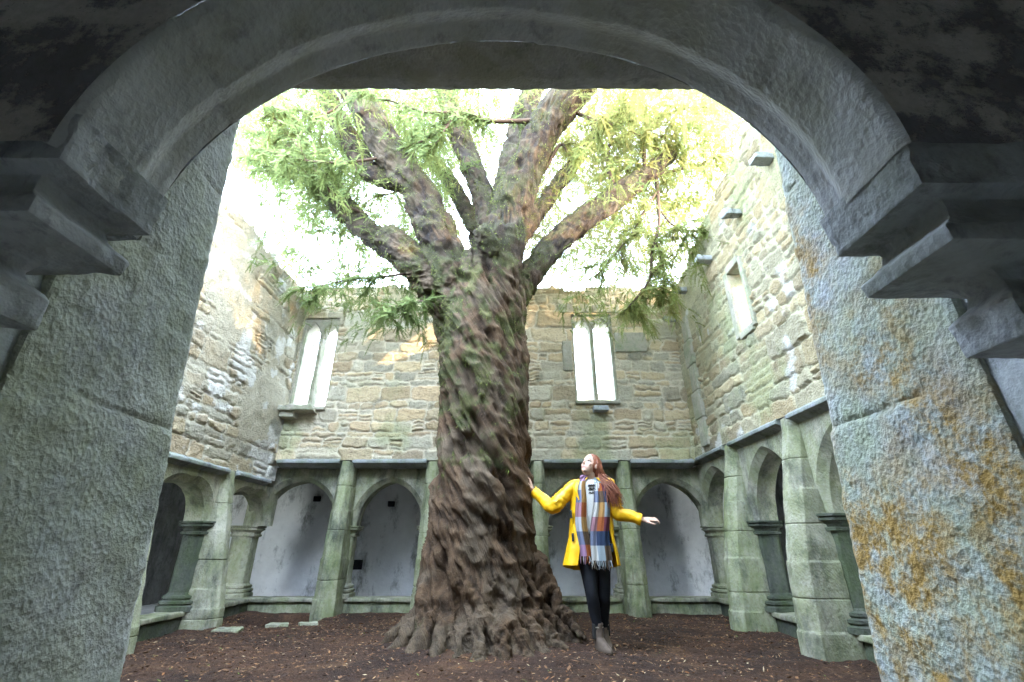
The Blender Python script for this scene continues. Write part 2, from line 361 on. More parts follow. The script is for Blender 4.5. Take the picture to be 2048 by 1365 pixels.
# ---- lancet windows of the back wall
def pointed(w, zs, apex, n=14):            # half-width w, springing zs, apex: left to right
    pts = []
    r = ((apex-zs)**2+w*w)/(2*w); a1 = math.atan2(apex-zs, r-w)      # centre of the left arc lies at +(r-w)
    for k in range(n+1):
        a = math.pi-a1*k/n if True else 0
        pts.append((r-w+r*math.cos(a), zs+r*math.sin(a)))
    return pts+[(-x, z) for x, z in pts[-2::-1]]
def arch_slab(mb, u0, u1, z0, z1, cu, w, zs, apex, n0, n1, cham, flip=lambda p: p):
    """slab u0..u1 x z0..z1 (z0 <= springing) with an arched opening; n0 front, n1 back; chamfered front arris"""
    A = [(cu+x, z) for x, z in pointed(w, zs, apex)]
    def ring(off):
        P = [(cu+x, z) for x, z in pointed(w+off, zs, apex+off)]
        return [(cu-w-off, z0)]+P+[(cu+w+off, z0)]
    N = len(A)+2
    def bound():
        B = []
        for k, (x, z) in enumerate(ring(0)):
            if k == 0: B.append((u0, z0)); continue
            if k == N-1: B.append((u1, z0)); continue
            t = (k-1)/(N-3)
            L1, L2 = z1-zs, u1-u0; tot = 2*L1+L2; d = t*tot
            if d < L1: B.append((u0, zs+d))
            elif d < L1+L2: B.append((u0+d-L1, z1))
            else: B.append((u1, z1-(d-L1-L2)))
        # snap the corners
        i = min(range(N), key=lambda k: (B[k][0]-u0)**2+(B[k][1]-z1)**2); B[i] = (u0, z1)
        i = min(range(N), key=lambda k: (B[k][0]-u1)**2+(B[k][1]-z1)**2); B[i] = (u1, z1)
        return B
    B = bound(); rows = [[(x, n0, z) for x, z in B], [(x, n0, z) for x, z in ring(cham)], [(x, n0-cham, z) for x, z in ring(0)],
                         [(x, n1, z) for x, z in ring(0)], [(x, n1, z) for x, z in B]]
    V = [p for r in rows for p in r]; F = []
    for i in range(5):
        j = (i+1) % 5
        for k in range(N-1): F.append((i*N+k, i*N+k+1, j*N+k+1, j*N+k))
    F.append(tuple(i*N for i in range(5))); F.append(tuple(i*N+N-1 for i in range(4, -1, -1)))
    mb.add(V, F)
def lancet(W, parent, seed):
    u0, u1, z0, z1 = W; mid = (u0+u1)/2; jw = .02; mw = .04
    fr = bpy.data.objects.new('window', None); COL.objects.link(fr); fr.parent = parent
    for k, (a, b) in enumerate(((u0-.03, mid), (mid, u1+.03))):
        mb = MB(); c0 = a+(jw+.03 if k == 0 else mw/2+.012); c1 = b-(mw/2+.012 if k == 0 else jw+.03)
        cu = (c0+c1)/2; w = (c1-c0)/2
        arch_slab(mb, a, b, z0, z1+.03, cu, w, z1-.30, z1-.05, -.055, -.26, .028)
        solid('window_frame', mb, M_DRESS, fr, .05, 0, .004, 12, seed+k, xf=lambda p: (p[0], YB-p[1], p[2]), sharp=30)
    mb = MB(); mb.box(u0-.03, u1+.03, YB-.045, YB+.35, z0-.06, z0)
    solid('window_sill', mb, M_DRESS, fr, .05, .01, .008, 12, seed+5)
lancet(W1, T_back, 1); lancet(W2, T_back, 4)
# dressed surround stones of the right lancet pair, ledge stone and corbels
mb = MB()
for (a, b, c, d) in ((.86,1.02,2.66,3.2),(1.76,2.3,3.0,3.36),(.84,1.36,3.75,3.93),(1.42,1.9,3.75,3.9)):
    mb.box(a, b, YB-.012, YB+.1, c, d)
solid('dressed_surround', mb, M_DRESS, T_back, .04, .012, .008, 14, 3)
def rock(mb, c, s, seed, rot=0.):
    rg = random.Random(seed); V = []; 
    for i in range(8):
        x, y, z = [(-1, 1)[(i >> k) & 1]*s[k]*rg.uniform(.72, 1.05) for k in range(3)]
        V.append((c[0]+x*math.cos(rot)-y*math.sin(rot), c[1]+x*math.sin(rot)+y*math.cos(rot), c[2]+z))
    mb.add(V, [(0,2,3,1),(4,5,7,6),(0,1,5,4),(1,3,7,5),(3,2,6,7),(2,0,4,6)])
mb = MB(); rock(mb, (-3.42, YB-.10, 1.96), (.36,.16,.05), 3); solid('ledge_stone', mb, M_DRESS, T_back, .03, .015, .02, 9, 1)
mb = MB(); rock(mb, (1.40, YB-.05, 1.99), (.13,.11,.045), 5); solid('corbel', mb, M_MOULD, T_back, .03, .012, .012, 12, 2)
for k, (px, py) in enumerate(((1525,318),(1463,428),(1408,520),(1362,582),(1338,640))):
    p = at_x(px, py, XR-.08); mb = MB(); rock(mb, p, (.12,.075,.045), 20+k); solid('corbel', mb, M_MOULD, T_right, .03, .012, .014, 12, k)
for k, (px, py) in enumerate(((575,832),(608,598))):
    p = at_x(px, py, XL+.06); mb = MB(); rock(mb, p, (.2,.16,.06), 40+k); solid('corbel', mb, M_DRESS, T_left, .03, .012, .018, 10, k)
# slit window of the right wall: splayed dressed jambs with a narrow outer light
sw = bpy.data.objects.new('window', None); COL.objects.link(sw); sw.parent = T_right
mb = MB(); y0, y1, z0, z1 = SL
for (a, b, c, d) in ((y0-.05, y0+.012, z0-.05, z1+.04), (y1-.012, y1+.09, z0-.05, z1+.04)):
    mb.box(XR-.012, XR+.55, a, b, c, d)
mb.box(XR-.015, XR+.56, y0+.012, y1-.012, z1, z1+.09); mb.box(XR-.015, XR+.56, y0+.012, y1-.012, z0-.09, z0)
mb.box(XR+.40, XR+.58, y1-.13, y1-.0125, z0, z1); 
solid('window_frame', mb, M_DRESS, sw, .05, .006, .006, 12, 9)
mb = MB(); p = at_x(1372, 690, XR-.012); q = at_x(1398, 905, XR-.012)
for i in range(5):
    a = 1.32+i*.42; mb.box(XR-.03-.004*(i % 2), XR+.1, 6.55, 6.78+.06*(i % 2), a, a+.41)
solid('dressed_jamb', mb, M_DRESS, T_right, .04, .012, .006, 12, 12)
# ---------------------------------------------------------------- cloister arcades
def octa(cu, cn, hu, hn, ch):
    return [(cu-hu+ch, cn+hn), (cu+hu-ch, cn+hn), (cu+hu, cn+hn-ch), (cu+hu, cn-hn+ch), (cu+hu-ch, cn-hn), (cu-hu+ch, cn-hn), (cu-hu, cn-hn+ch), (cu-hu, cn+hn-ch)]
def pier(parent, cu, cn, zb, zspr, xf, seed, dark):
    hu, hn = .155, .15
    def rings(levels): return [[(x, n, z) for x, n in octa(cu, cn, hu+o, hn+o, .055+o*.45)] for z, o in levels]
    mb = MB().loft(rings([(zb+.17, 0), (zspr-.135, 0)])); solid('pier_shaft', mb, dark, parent, .06, .004, .004, 10, seed, xf=xf)
    cap = [(zspr-.15,.0),(zspr-.145,.028),(zspr-.118,.032),(zspr-.112,.012),(zspr-.085,.018),(zspr-.06,.045),(zspr-.055,.06),(zspr-.035,.062),(zspr-.032,.042),(zspr-.02,.05),(zspr-.018,.072),(zspr+.002,.072)]
    mb = MB().loft(rings(cap)); solid('capital', mb, dark, parent, .08, 0, .003, 14, seed+1, xf=xf, sharp=30)
    bas = [(zb-.005,.07),(zb+.045,.07),(zb+.06,.045),(zb+.075,.062),(zb+.10,.062),(zb+.112,.03),(zb+.128,.042),(zb+.15,.04),(zb+.165,.012),(zb+.185,0)]
    mb = MB().loft(rings(bas)); solid('pier_base', mb, dark, parent, .08, 0, .003, 14, seed+2, xf=xf, sharp=30)
def buttress(parent, cu, zs, zg, bat, xf, seed, mat, rec):
    lev = [(zs+.085, -.01, .105), (zs-.02, .0, .11), (zs-.32, bat*.22, .115), (zs-.62, bat*.42, .118), (zs-.635, bat*.45, .126), (zs-1.25, bat*.8, .13), (zs-1.27, bat*.84, .142), (zg+.22, bat*.95, .145), (zg+.2, bat, .155), (zg-.25, bat*1.05, .155)]
    l0 = list(lev)[::-1]; zl = [q[0] for q in l0]; fn = lambda z, k: float(np.interp(z, zl, [q[k] for q in l0]))
    rg = random.Random(seed); R_ = []
    for zj in (zs-.30, zs-.93, zs-1.58): zj += rg.uniform(-.05, .05); lev += [(zj+.007, fn(zj+.007, 1), fn(zj+.007, 2)), (zj, fn(zj, 1)-.012, fn(zj, 2)-.010), (zj-.007, fn(zj-.007, 1), fn(zj-.007, 2))]
    lev.sort(key=lambda q: -q[0])
    for z, n, h in lev:
        t = .055; j = rg.uniform(-.006, .006)
        R_.append([(cu-h, rec-.03, z), (cu-h, n-.09, z), (cu-t+j, n+.0, z), (cu+t+j, n, z), (cu+h, n-.09, z), (cu+h, rec-.03, z)])
    solid('buttress', MB().loft(R_), mat, parent, .06, .006, .009, 7, seed, .004, 30, xf=xf)
def arcade(label, sup, corner, zs, zspr, zdw, zg, apexes, bat, xf, seed, mats, skip_end_piers=(), wall_end=None, rec=-.30):
    T = thing('cloister_arcade', label, 'arcade')
    th = rec-.30
    for i in range(len(sup)-1):
        u0, u1 = sup[i], sup[i+1]; cu = (u0+u1)/2; w = (u1-u0)/2-.172; mb = MB()
        arch_slab(mb, u0, u1, zspr, zs+.02, cu, w, zspr+.02, apexes, rec, th, .075)
        solid('arch', mb, mats['arch'], T, .06, 0, .006, 9, seed+i, .003, 30, xf=xf, sharp=30)
        e0 = .0 if u0 in corner else .1; e1 = 0. if u1 in corner else .1
        a, b = u0+e0, u1-e1; mb = MB(); S = [(-.30,zs),(-.10,zs),(-.005,zs+.045),(.03,zs+.05),(.03,zs+.085),(-.02,zs+.12),(-.32,zs+.12)]
        if u0 in corner: a = wall_end[0] if u0 == sup[0] else u0
        if u1 in corner: b = wall_end[1] if u1 == sup[-1] else u1
        mb.loft([[(a, n, z) for n, z in S], [(b, n, z) for n, z in S]]); solid('string_course', mb, M_STRING, T, .05, .005, .006, 11, seed+30+i, xf=xf)
    for i, u in enumerate(sup):
        if u not in corner:
            buttress(T, u, zs, zg, bat, xf, seed+50+i, mats['but'][i % len(mats['but'])], rec)
        if i not in skip_end_piers: pier(T, u, rec-.15, zdw, zspr, xf, seed+70+i*3, mats['pier'])
    a, b = sup[0], sup[-1]; mb = MB()
    mb.box(a, b, rec-.26, rec-.03, zg-.5, zdw-.045); solid('dwarf_wall', mb, mats['dwarf'], T, .07, .01, .016, 7, seed+90, .006, 26, xf=xf)
    mb = MB(); mb.box(a, b, rec-.30, rec+.01, zdw-.05, zdw); solid('sill_slab', mb, mats['sill'], T, .07, .01, .01, 7, seed+91, xf=xf)
    return T
ZD = -.68; ZSP = .27
back_xf = lambda p: (p[0], YB-p[1], p[2])
left_xf = lambda p: (XL+p[1], p[0], p[2])
right_xf = lambda p: (XR-p[1], p[0], p[2])
arcade('mossy arcade of five arches along the far side, behind the tree and the woman', [-4.05,-2.54,-1.21,.39,1.72,3.16], (-4.05, 3.16), ZSB, ZSP, ZD, GZ, .92, .17, back_xf, 100,
       dict(arch=M_ARC, but=[M_ARCG], pier=M_ARC, dwarf=M_ARCG, sill=M_ARC), wall_end=(-3.60, 2.79), rec=-.26)
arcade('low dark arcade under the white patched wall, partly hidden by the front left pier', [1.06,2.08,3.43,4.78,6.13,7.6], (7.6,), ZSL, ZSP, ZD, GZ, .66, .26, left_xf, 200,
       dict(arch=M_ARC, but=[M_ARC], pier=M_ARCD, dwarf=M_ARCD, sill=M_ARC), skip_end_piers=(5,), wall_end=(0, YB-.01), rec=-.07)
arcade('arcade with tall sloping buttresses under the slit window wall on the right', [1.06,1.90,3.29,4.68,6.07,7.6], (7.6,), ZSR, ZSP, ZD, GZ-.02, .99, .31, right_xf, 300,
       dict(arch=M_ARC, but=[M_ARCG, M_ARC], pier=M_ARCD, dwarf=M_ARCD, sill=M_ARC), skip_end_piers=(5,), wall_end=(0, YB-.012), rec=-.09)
# plastered back walls of the cloister walks with their small putlog holes
def plain_wall(name, label, x0, x1, y0, y1, z0, z1, mat, seed):
    mb = MB(); mb.box(x0, x1, y0, y1, z0, z1); o = solid(name, mb, mat, None, .2, 0, .02, 1.6, seed); return tag(o, label, 'wall')
pw = plain_wall('plaster_wall', 'pale limewashed inner wall seen through the far arches', -6.2, 5.4, 9.15, 9.45, -1.2, 2.0, M_PLAS, 1)
M_HOLE = flat_mat('dark void', (.012,.012,.013), .95, .05)
for px, py, s in ((633,998,.06),(782,1008,.06),(712,1130,.10)):
    p = at_y(px, py, 9.10); mb = MB(); mb.box(p.x-s, p.x+s, 9.1, 9.2, p.z-s*.8, p.z+s*.8)
    o = solid('wall_hole', mb, M_HOLE, pw, .1, .006, .004, 12, 3)
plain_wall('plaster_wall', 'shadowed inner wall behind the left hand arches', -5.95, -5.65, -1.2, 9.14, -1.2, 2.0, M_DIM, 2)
plain_wall('plaster_wall', 'shadowed inner wall behind the right hand arches', 4.85, 5.15, -3.2, 9.14, -1.2, 2.0, M_DIM, 3)  # near end extended out of view to block the low sun
mb = MB(); mb.box(-6.0, 5.2, 7.5, 9.5, 1.62, 1.8); mb.box(-6.0, -4.0, .72, 7.49, 1.63, 1.81); mb.box(3.19, 5.2, .73, 7.48, 1.64, 1.82)
o = solid('cloister_ceiling', mb, M_PLAS, None, .3, 0, 0); o['kind'] = 'structure'
mb = MB(); mb.box(-6.0, 5.2, 7.6, 9.3, -1.0, -.84); mb.box(-6.0, -4.1, .72, 7.59, -1.0, -.842); mb.box(3.3, 5.2, .73, 7.58, -1.0, -.844)
o = solid('cloister_floor', mb, M_PLAS, None, .3, 0, 0); o['kind'] = 'structure'
# ---------------------------------------------------------------- the arch the camera looks through
S = 1.3
T_front = thing('stone_arch', 'large grey limestone arch framing the view, with moulded capitals left and right', 'arch')
CX, AA, BB, ZS0 = -.032*S, .428*S, .378*S, .37*S
prof = [(.335,.006),(.342,0),(.424,0),(.427,.001),(.461,.029),(.465,.030),(.492,.030),(.497,.034)]
N = 150; seg = np.random.default_rng(4).uniform(-.0035, .0035, 12); V = []; bnds = np.array([0,.28,.55,.82,1.12,1.42,1.72,2.02,2.3,2.6,2.88,3.15])
def ellp(t, dr): return (CX-(AA+dr)*math.cos(t), ZS0+(BB+dr)*math.sin(t))
for i in range(N+1):
    t = math.pi*i/N; k = np.searchsorted(bnds, t); so = seg[k % 12]
    near = min(abs(t-b) for b in bnds); so += .004*max(0, 1-near/.012)
    for y, dr in prof:
        for sub in (0,):
            x, z = ellp(t, dr*S+so); V.append((x, y*S, z))
V = np.array(V); m = len(prof)
# finer soffit: subdivide the broad bands
Vg = V.reshape(N+1, m, 3); cols = []
for j in range(m-1):
    L = abs(prof[j+1][0]-prof[j][0])*S; n = max(1, int(L/.012))
    for k in range(n): cols.append(Vg[:, j]*(1-k/n)+Vg[:, j+1]*k/n)
cols.append(Vg[:, -1]); G = np.stack(cols, 1); nv = G.shape[1]; P = G.reshape(-1, 3); F = grid_faces(N+1, nv)[:, ::-1]
Nn = vnormals(P, F); P = P+Nn*(.0018*fbm(P*20, 3, 5)+.0008*fbm(P*70, 2, 6))[:, None]
o = mesh_obj('arch_ring', P, F, M_RING, T_front, True, sharp=50)
# walls either side of the ring: inner face (towards the viewer), outer face
for (y, dr, nm, mat, sd) in ((prof[0][0]*S, prof[0][1]*S, 'inner_face', M_PEEL, 1), (prof[-1][0]*S, prof[-1][1]*S, 'outer_face', M_FRONT, 2)):
    rows = []
    for k in range(26):
        f = (k/25)**1.4; row = []
        for i in range(N+1):
            t = math.pi*i/N; x, z = ellp(t, dr); tx = CX+(x-CX)*(1+1.5*f); tz = ZS0+(z-ZS0)*(1+2.4*f); row.append((tx, y, tz))
        rows.append(row)
    P = np.array(rows).reshape(-1, 3); P[:, 1] += .006*fbm(P*16, 3, sd+8)*sstep(0, .02, np.repeat(np.arange(26)/25., N+1))
    mesh_obj(nm, P, grid_faces(26, N+1), mat, T_front, True)
def front_cap(side, zoff, seed):
    # moulding: (reach of the face, height), in units of the front bay
    PR = [(.456,.374),(.458,.368),(.458,.353),(.470,.351),(.490,.348),(.494,.339),(.489,.327),(.478,.316),(.468,.309),(.466,.306),(.468,.290),(.498,.287),(.528,.281),(.536,.269),(.530,.257),(.515,.247),(.509,.241),(.511,.206),(.545,.202),(.596,.196),(.60,.14)]
    PR = [(.452,.41)]+PR
    rg = []
    for x, z in PR:
        rec = x-.458; x = x if side < 0 else x-.055+.018*sstep(.3, .22, np.array(z))
        X = side*float(x)*S; Z = (z+zoff)*S; xo = side*1.08; a = .470-.55*rec; b = .344+.55*rec
        rg.append([(X, b*S, Z), (X, a*S, Z), (xo, a*S, Z), (xo, b*S, Z)])
    mb = MB(); mb.loft(rg); P, F = refine(mb.V, mb.F, .014, .003, .004, 14, seed, .0016, 60); ch = sstep(.30, .6, fbm(P*11, 3, seed+40))[:, None]; P = P-np.stack([np.full(len(P), side*-.008), np.full(len(P), .004), np.full(len(P), -.003)], 1)*ch
    mesh_obj('capital', P, F, M_MOULD, T_front, True, sharp=32)
    mb = MB(); X = side*.62*S if side < 0 else side*.57*S
    lo = [(X, .36*S), (X, .44*S), (side*1.06, .44*S), (side*1.06, .36*S)]
    mb.loft([[(x, y, (.15+zoff)*S) for x, y in lo], [(x, y, -.86) for x, y in lo]]); solid('pier_shaft', mb, M_FRONT, T_front, .03, .01, .004, 20, seed+3)
front_cap(-1, .005, 1); front_cap(1, -.028, 2)
def front_buttress(side, X, mat, seed):
    # far arris from the photograph: (z, Y); the near arris stands at Y = .78
    lev = [(1.62,1.06),(1.44,1.075),(.30,1.215),(.285,1.228),(-.30,1.30),(-.9,1.38),(-1.2,1.42)]
    mb = MB(); xo = X+side*.55
    mb.loft([[(X, .775, z), (X, y-.012, z), (X+side*.075, y+.085, z), (xo-side*.075, y+.085, z), (xo, y-.012, z), (xo, .775, z)] for z, y in lev])
    P, F = refine(mb.V, mb.F, .016, .007, .006, 12, seed, .0035, 45)
    P = np.array(P); 
    # joints between the courses, as worn grooves
    for zj, ph in ((.288,0.), (-.62,.3), (1.0,.7)):
        g = np.exp(-((P[:, 2]-zj-.006*fbm(P*9, 2, 31))/.006)**2); P[:, 0] += side*.006*g
    mesh_obj('buttress', P, F, mat, T_front, True, sharp=40)
front_buttress(-1, -.91, M_FRONTL, 11); front_buttress(1, .855, M_FRONTR, 12)
for sd, X in ((-1, -.925), (1, .87)):        # wall between the pier and the buttress
    mb = MB(); a, b = sorted((X, sd*1.45)); mb.box(a, b, .50, .80, -1.1, 1.5); solid('side_wall_fill', mb, M_MOULD, T_front, .06, .008, .006, 12, 40+sd)
for sd in (-1, 1):
    mb = MB(); a, b = sorted((sd*.93, sd*1.44)); mb.box(a, b, .465, .62, -1.1, .497); solid('side_wall_fill', mb, M_MOULD, T_front, .06, .006, .004, 12, 50+sd)  # unseen filler blocks, added to stop light leaking past the capitals
mb = MB(); z0 = 1.43; pr = [(.66,z0),(1.03,z0+.004),(1.10,z0+.036),(1.104,z0+.11),(1.04,z0+.15),(.66,z0+.15)]
mb.loft([[(-.93, y, z) for y, z in pr], [(.875, y, z) for y, z in pr]]); solid('string_course', mb, M_FRONT, T_front, .025, .004, .005, 16, 9, .003, 50)
mb = MB(); mb.box(-4.2, 3.4, .68, 1.04, 1.58, 4.5); solid('upper_wall', mb, M_MOULD, T_front, .15, 0, .01, 6, 3)  # top raised out of view to keep sun off the left wall
for k, (a, b) in enumerate(((-4.2,-3.2),(3.1,3.5))):
    mb = MB(); mb.box(a, b, .5, 1.0, -1.1, 1.579); solid('outer_face', mb, M_MOULD, T_front, .15, 0, .01, 6, 13+k)
for k, (a, b) in enumerate(((-3.19,-1.42),(1.36,3.09))):      # the neighbouring bays to either side
    mb = MB(); arch_slab(mb, a, b, -.70, 1.579, (a+b)/2, (b-a)/2-.12, .46, .98, .66, .50, .05); mb.box(a, b, .47, .70, -1.1, -.701)
    solid('side_arch', mb, M_FRONT, T_front, .08, 0, .006, 9, 15+k, sharp=30)
mb = MB(); mb.box(-1.0, .95, .46, .62, -1.1, -.70); solid('dwarf_wall', mb, M_ARCG, T_front, .05, .01, .01, 9, 3)
# the vaulted walk the camera stands in
rows = []
for k in range(33):
    a = math.pi*k/32; rows.append([(x, -.60+1.1*math.cos(a), 1.05+.62*math.sin(a)) for x in np.linspace(-3.4, 3.3, 30)])
rows = [[(x, .50, -1.0) for x, _, _ in rows[0]]][:0]+rows+[[(x, -1.71, -1.0) for x, _, _ in rows[0]]]
P = np.array(rows).reshape(-1, 3); P = P+.012*np.stack([0*P[:, 0], fbm(P*5, 3, 3), fbm(P*5+9, 3, 4)], 1)
o = mesh_obj('vault', P, grid_faces(len(rows), 30), M_BOUNCE, None, True); tag(o, 'plaster vault of the walk around the viewer, made pale to bounce light', 'vault')
for k, (a, b) in enumerate(((-3.5,-3.38),(3.28,3.4))):
    mb = MB(); mb.box(a, b, -1.8, .49, -1.1, 2.2); solid('end_wall', mb, M_BOUNCE, o, .3, 0, 0)
mb = MB(); mb.box(-3.37, 3.27, -1.69, -1.62, -1.1, 1.0); solid('rear_wall', mb, M_BOUNCE, o, .3, 0, .006, 6, 4)
mb = MB(); mb.box(-3.5, 3.4, -1.9, .6, -1.05, -.80); o = solid('walk_floor', mb, M_BOUNCE, None, .2, 0, .01, 5, 2); o['kind'] = 'structure'
# ---------------------------------------------------------------- ground and litter
def ground_z(x, y):
    q = np.stack([x, y, 0*x], 1)
    z = GZ+.035*fbm(q*1.1, 3, 5)+.016*fbm(q*6, 3, 6)+.006*fbm(q*26, 2, 7)
    z = z+.10*np.exp(-(((x+.3)**2+(y-5.0)**2)/1.1))
    pit = sstep(.42, .30, np.hypot((x+2.95)/1.25, (y-6.75)*.9)); return z-.30*pit
def ground_mat():
    m = Mat('bark mulch and fallen needles', .95, .12); v = m.mapped((1,1,.3))
    c = m.mix(m.ramp(m.noise(26, 6, .75), [(.3, 0.), (.7, 1.)]), (.035,.020,.015), (.115,.062,.038))
    c = m.mix(m.ramp(m.noise(1.5, 5, .65), [(.36, 0.), (.62, .8)]), c, (.030,.022,.020)); c = m.mix(m.ramp(m.noise(2.3, 5, .7, m.mapped((1,1,.3), (0,0,.6))), [(.54, 0.), (.7, .6)]), c, (.16,.09,.05))
    c = m.mix(m.ramp(m.noise(120, 3, .7), [(.56, 0.), (.7, .7)]), c, (.19,.115,.065))
    m.color(c); m.add_bump(m.noise(40, 5, .75), .03); m.add_bump(m.noise(150, 3, .7), .008); return m.m
xs = np.arange(-4.2, 3.5, .028); ys = np.arange(1.0, 7.8, .028); u = np.repeat(xs, len(ys)); v = np.tile(ys, len(xs))
o = mesh_obj('courtyard_ground', np.stack([u, v, ground_z(u, v)], 1), grid_faces(len(xs), len(ys)), ground_mat(), None, True); o['kind'] = 'structure'
mb = MB(); 
mb.add([(-90,-60,-1.6),(90,-60,-1.6),(90,120,-1.6),(-90,120,-1.6)], [(0,1,2,3)])
o = mesh_obj('outer_ground', mb.V, mb.F, flat_mat('meadow', (.07,.10,.035), .95, .1, .4, 3)); o['kind'] = 'structure'
def litter():
    n = 26000; rg = np.random.default_rng(5); x = rg.uniform(-3.8, 3.2, n); y = 1.6+5.6*rg.random(n)**.8; z = ground_z(x, y)+.004
    L = rg.uniform(.006, .024, n)*np.where(rg.random(n) < .04, 2., 1.); W = rg.uniform(.002, .0055, n); a = rg.uniform(0, 6.28, n)
    leafy = rg.random(n) < .08; W = np.where(leafy, L*.45, W); tl = rg.normal(0, .3, n)
    d = np.stack([np.cos(a), np.sin(a), tl*.7], 1); e = np.stack([-np.sin(a), np.cos(a), rg.normal(0, .35, n)], 1); c = np.stack([x, y, z+np.abs(tl)*L*.4], 1)
    V = np.stack([c-d*L[:, None], c+e*W[:, None], c+d*L[:, None], c-e*W[:, None]], 1).reshape(-1, 3)
    pal = np.array([(.07,.04,.028),(.13,.07,.038),(.20,.105,.05),(.28,.17,.09),(.36,.27,.17),(.045,.03,.026),(.17,.075,.03)])
    c = pal[rg.choice(7, n, p=[.26,.25,.19,.09,.035,.12,.055])]; c[rg.random(n) < .006] = (.13,.18,.04)
    o = mesh_obj('leaf_litter', V, np.arange(n*4).reshape(-1, 4), vcol_mat('dry litter', .9, .15), None, False, np.repeat(c, 4, 0)); o['kind'] = 'stuff'
litter()
for k, (px, py, sx, sy) in enumerate(((455,1262,.20,.11),(555,1252,.16,.10),(618,1249,.14,.09))):
    d = GZ+.01; Y = -d/math.tan(math.atan((py-682.5)/FPX)-PITCH); p = at_y(px, py, Y)
    mb = MB(); rock(mb, (p.x, p.y, GZ+.0), (sx*.9, sy*.8, .04), 70+k, .2*k); o = solid('kerb_stone', mb, M_ARC, None, .03, .012, .014, 11, k)
    tag(o, ('pale flat stone at the foot of the left buttress', 'pale flat stone in the middle of the pit edge', 'small pale flat stone next to the sloping green buttress')[k], 'stone', 'flat stones along the pit edge')
# ---------------------------------------------------------------- the old yew
TC = 5.15
def tr_c(z): return np.interp(z, [-.9,-.5,-.2,.2,1.,2.2,3.,3.5], [-.29,-.31,-.32,-.315,-.31,-.345,-.37,-.36])
def tr_r(z): return np.interp(z, [-1.1,-.9,-.8,-.68,-.5,-.27,0,.2,.6,1.,1.6,2.2,2.7,3.05,3.3,3.5,3.65], [.86,.80,.73,.65,.58,.54,.515,.505,.495,.475,.475,.49,.50,.49,.44,.32,.1])
TWIST = .60
rg = np.random.default_rng(21); MESH = MB()
nth = 140; zs = np.linspace(-1.1, 3.62, 120); rings = []
ROOTS = ((196,1.02,.05),(214,.93,.05),(230,.88,.055),(246,.86,.05),(260,.88,.055),(272,.92,.06),(286,.86,.05),(300,.85,.055),(315,.84,.055),(331,.86,.05),(350,.95,.045),(25,1.0,.05),(70,1.05,.05),(120,1.05,.05),(165,1.02,.05))
rid = [(R(a), rg.uniform(.09, .15), rg.uniform(.6, 1.)) for a, _, _ in ROOTS]
for z in zs:
    th = np.linspace(0, 2*np.pi, nth, endpoint=False); r = tr_r(z)*np.ones(nth)
    A = .30*sstep(.0, -.80, np.array(z))+.06
    rd = np.zeros(nth)
    for (t0, w, h) in rid:
        d = (th-(t0-TWIST*1.4*max(0, z+.75))+np.pi) % (2*np.pi)-np.pi; rd = np.maximum(rd, h*np.exp(-(d/w)**2))
    r = r*(1+A*(rd-.42))
    rings.append([(tr_c(z)+r[i]*math.cos(th[i]), TC+r[i]*.97*math.sin(th[i]), z) for i in range(nth)])
MESH.loft(rings)
def limb(pts, wid, n=14):
    P = [at_y(*p) for p in pts]; Rr = [.78*w/2/FPX*depth(p) for p, w in zip(P, wid)]
    return [tuple(p) for p in P], Rr
LIMBS = [
 ([(905,690,5.1),(880,595,5.1),(838,540,5.05),(800,500,5.0),(772,474,5.0)], [50,84,86,76,66]),                      # left stump, broken off
 ([(850,560,5.25),(790,505,5.3),(735,465,5.35),(690,420,5.4),(652,375,5.45),(600,322,5.5),(540,280,5.5)], [60,60,56,56,50,40,26]),
 ([(940,680,5.0),(905,570,4.98),(868,455,4.95),(825,370,4.9),(775,300,4.85),(738,235,4.8),(700,165,4.8),(660,90,4.8)], [60,92,94,86,80,70,60,50]),
 ([(815,370,4.95),(745,345,5.1),(700,285,5.3),(668,225,5.4),(638,160,5.5)], [50,46,48,44,38]),
 ([(985,640,5.2),(985,540,5.2),(975,440,5.4),(962,385,5.55),(938,320,5.7),(915,262,5.8),(896,200,5.9),(880,120,6.0)], [50,60,52,50,54,52,46,38]),
 ([(985,680,5.0),(1000,560,4.95),(1012,470,4.9),(1030,395,4.88),(1062,315,4.85),(1092,250,4.8),(1140,190,4.75),(1215,105,4.7)], [60,96,94,92,84,80,84,60]),
 ([(1005,440,5.1),(1012,380,5.3),(1030,300,5.5),(1048,240,5.6),(1068,165,5.7)], [60,56,58,56,48]),
 ([(985,690,5.15),(1040,575,5.2),(1095,502,5.25),(1150,452,5.35),(1198,418,5.45),(1245,384,5.6),(1292,350,5.75),(1345,305,5.9)], [40,66,60,58,58,50,40,28]),
 ([(985,560,5.4),(948,455,5.9),(905,372,6.3),(858,312,6.6),(820,265,6.8)], [60,38,32,26,20]),
 ([(1030,480,5.3),(1090,405,5.8),(1130,350,6.2),(1180,280,6.5),(1230,220,6.8)], [60,40,34,28,20]),
]
LPTS = []
for pts, wid in LIMBS:
    P, Rr = limb(pts, wid); LPTS.append((P, Rr)); V, F = tube(P, Rr, 16, 8); MESH.add(V, F)
# cut knob on the right main limb
kp = at_y(985, 505, 4.78); k2 = at_y(966, 468, 4.62); V, F = tube([kp, k2, k2+(k2-kp)*.25], [.15,.10,.085], 14, 5); MESH.add(V, F)
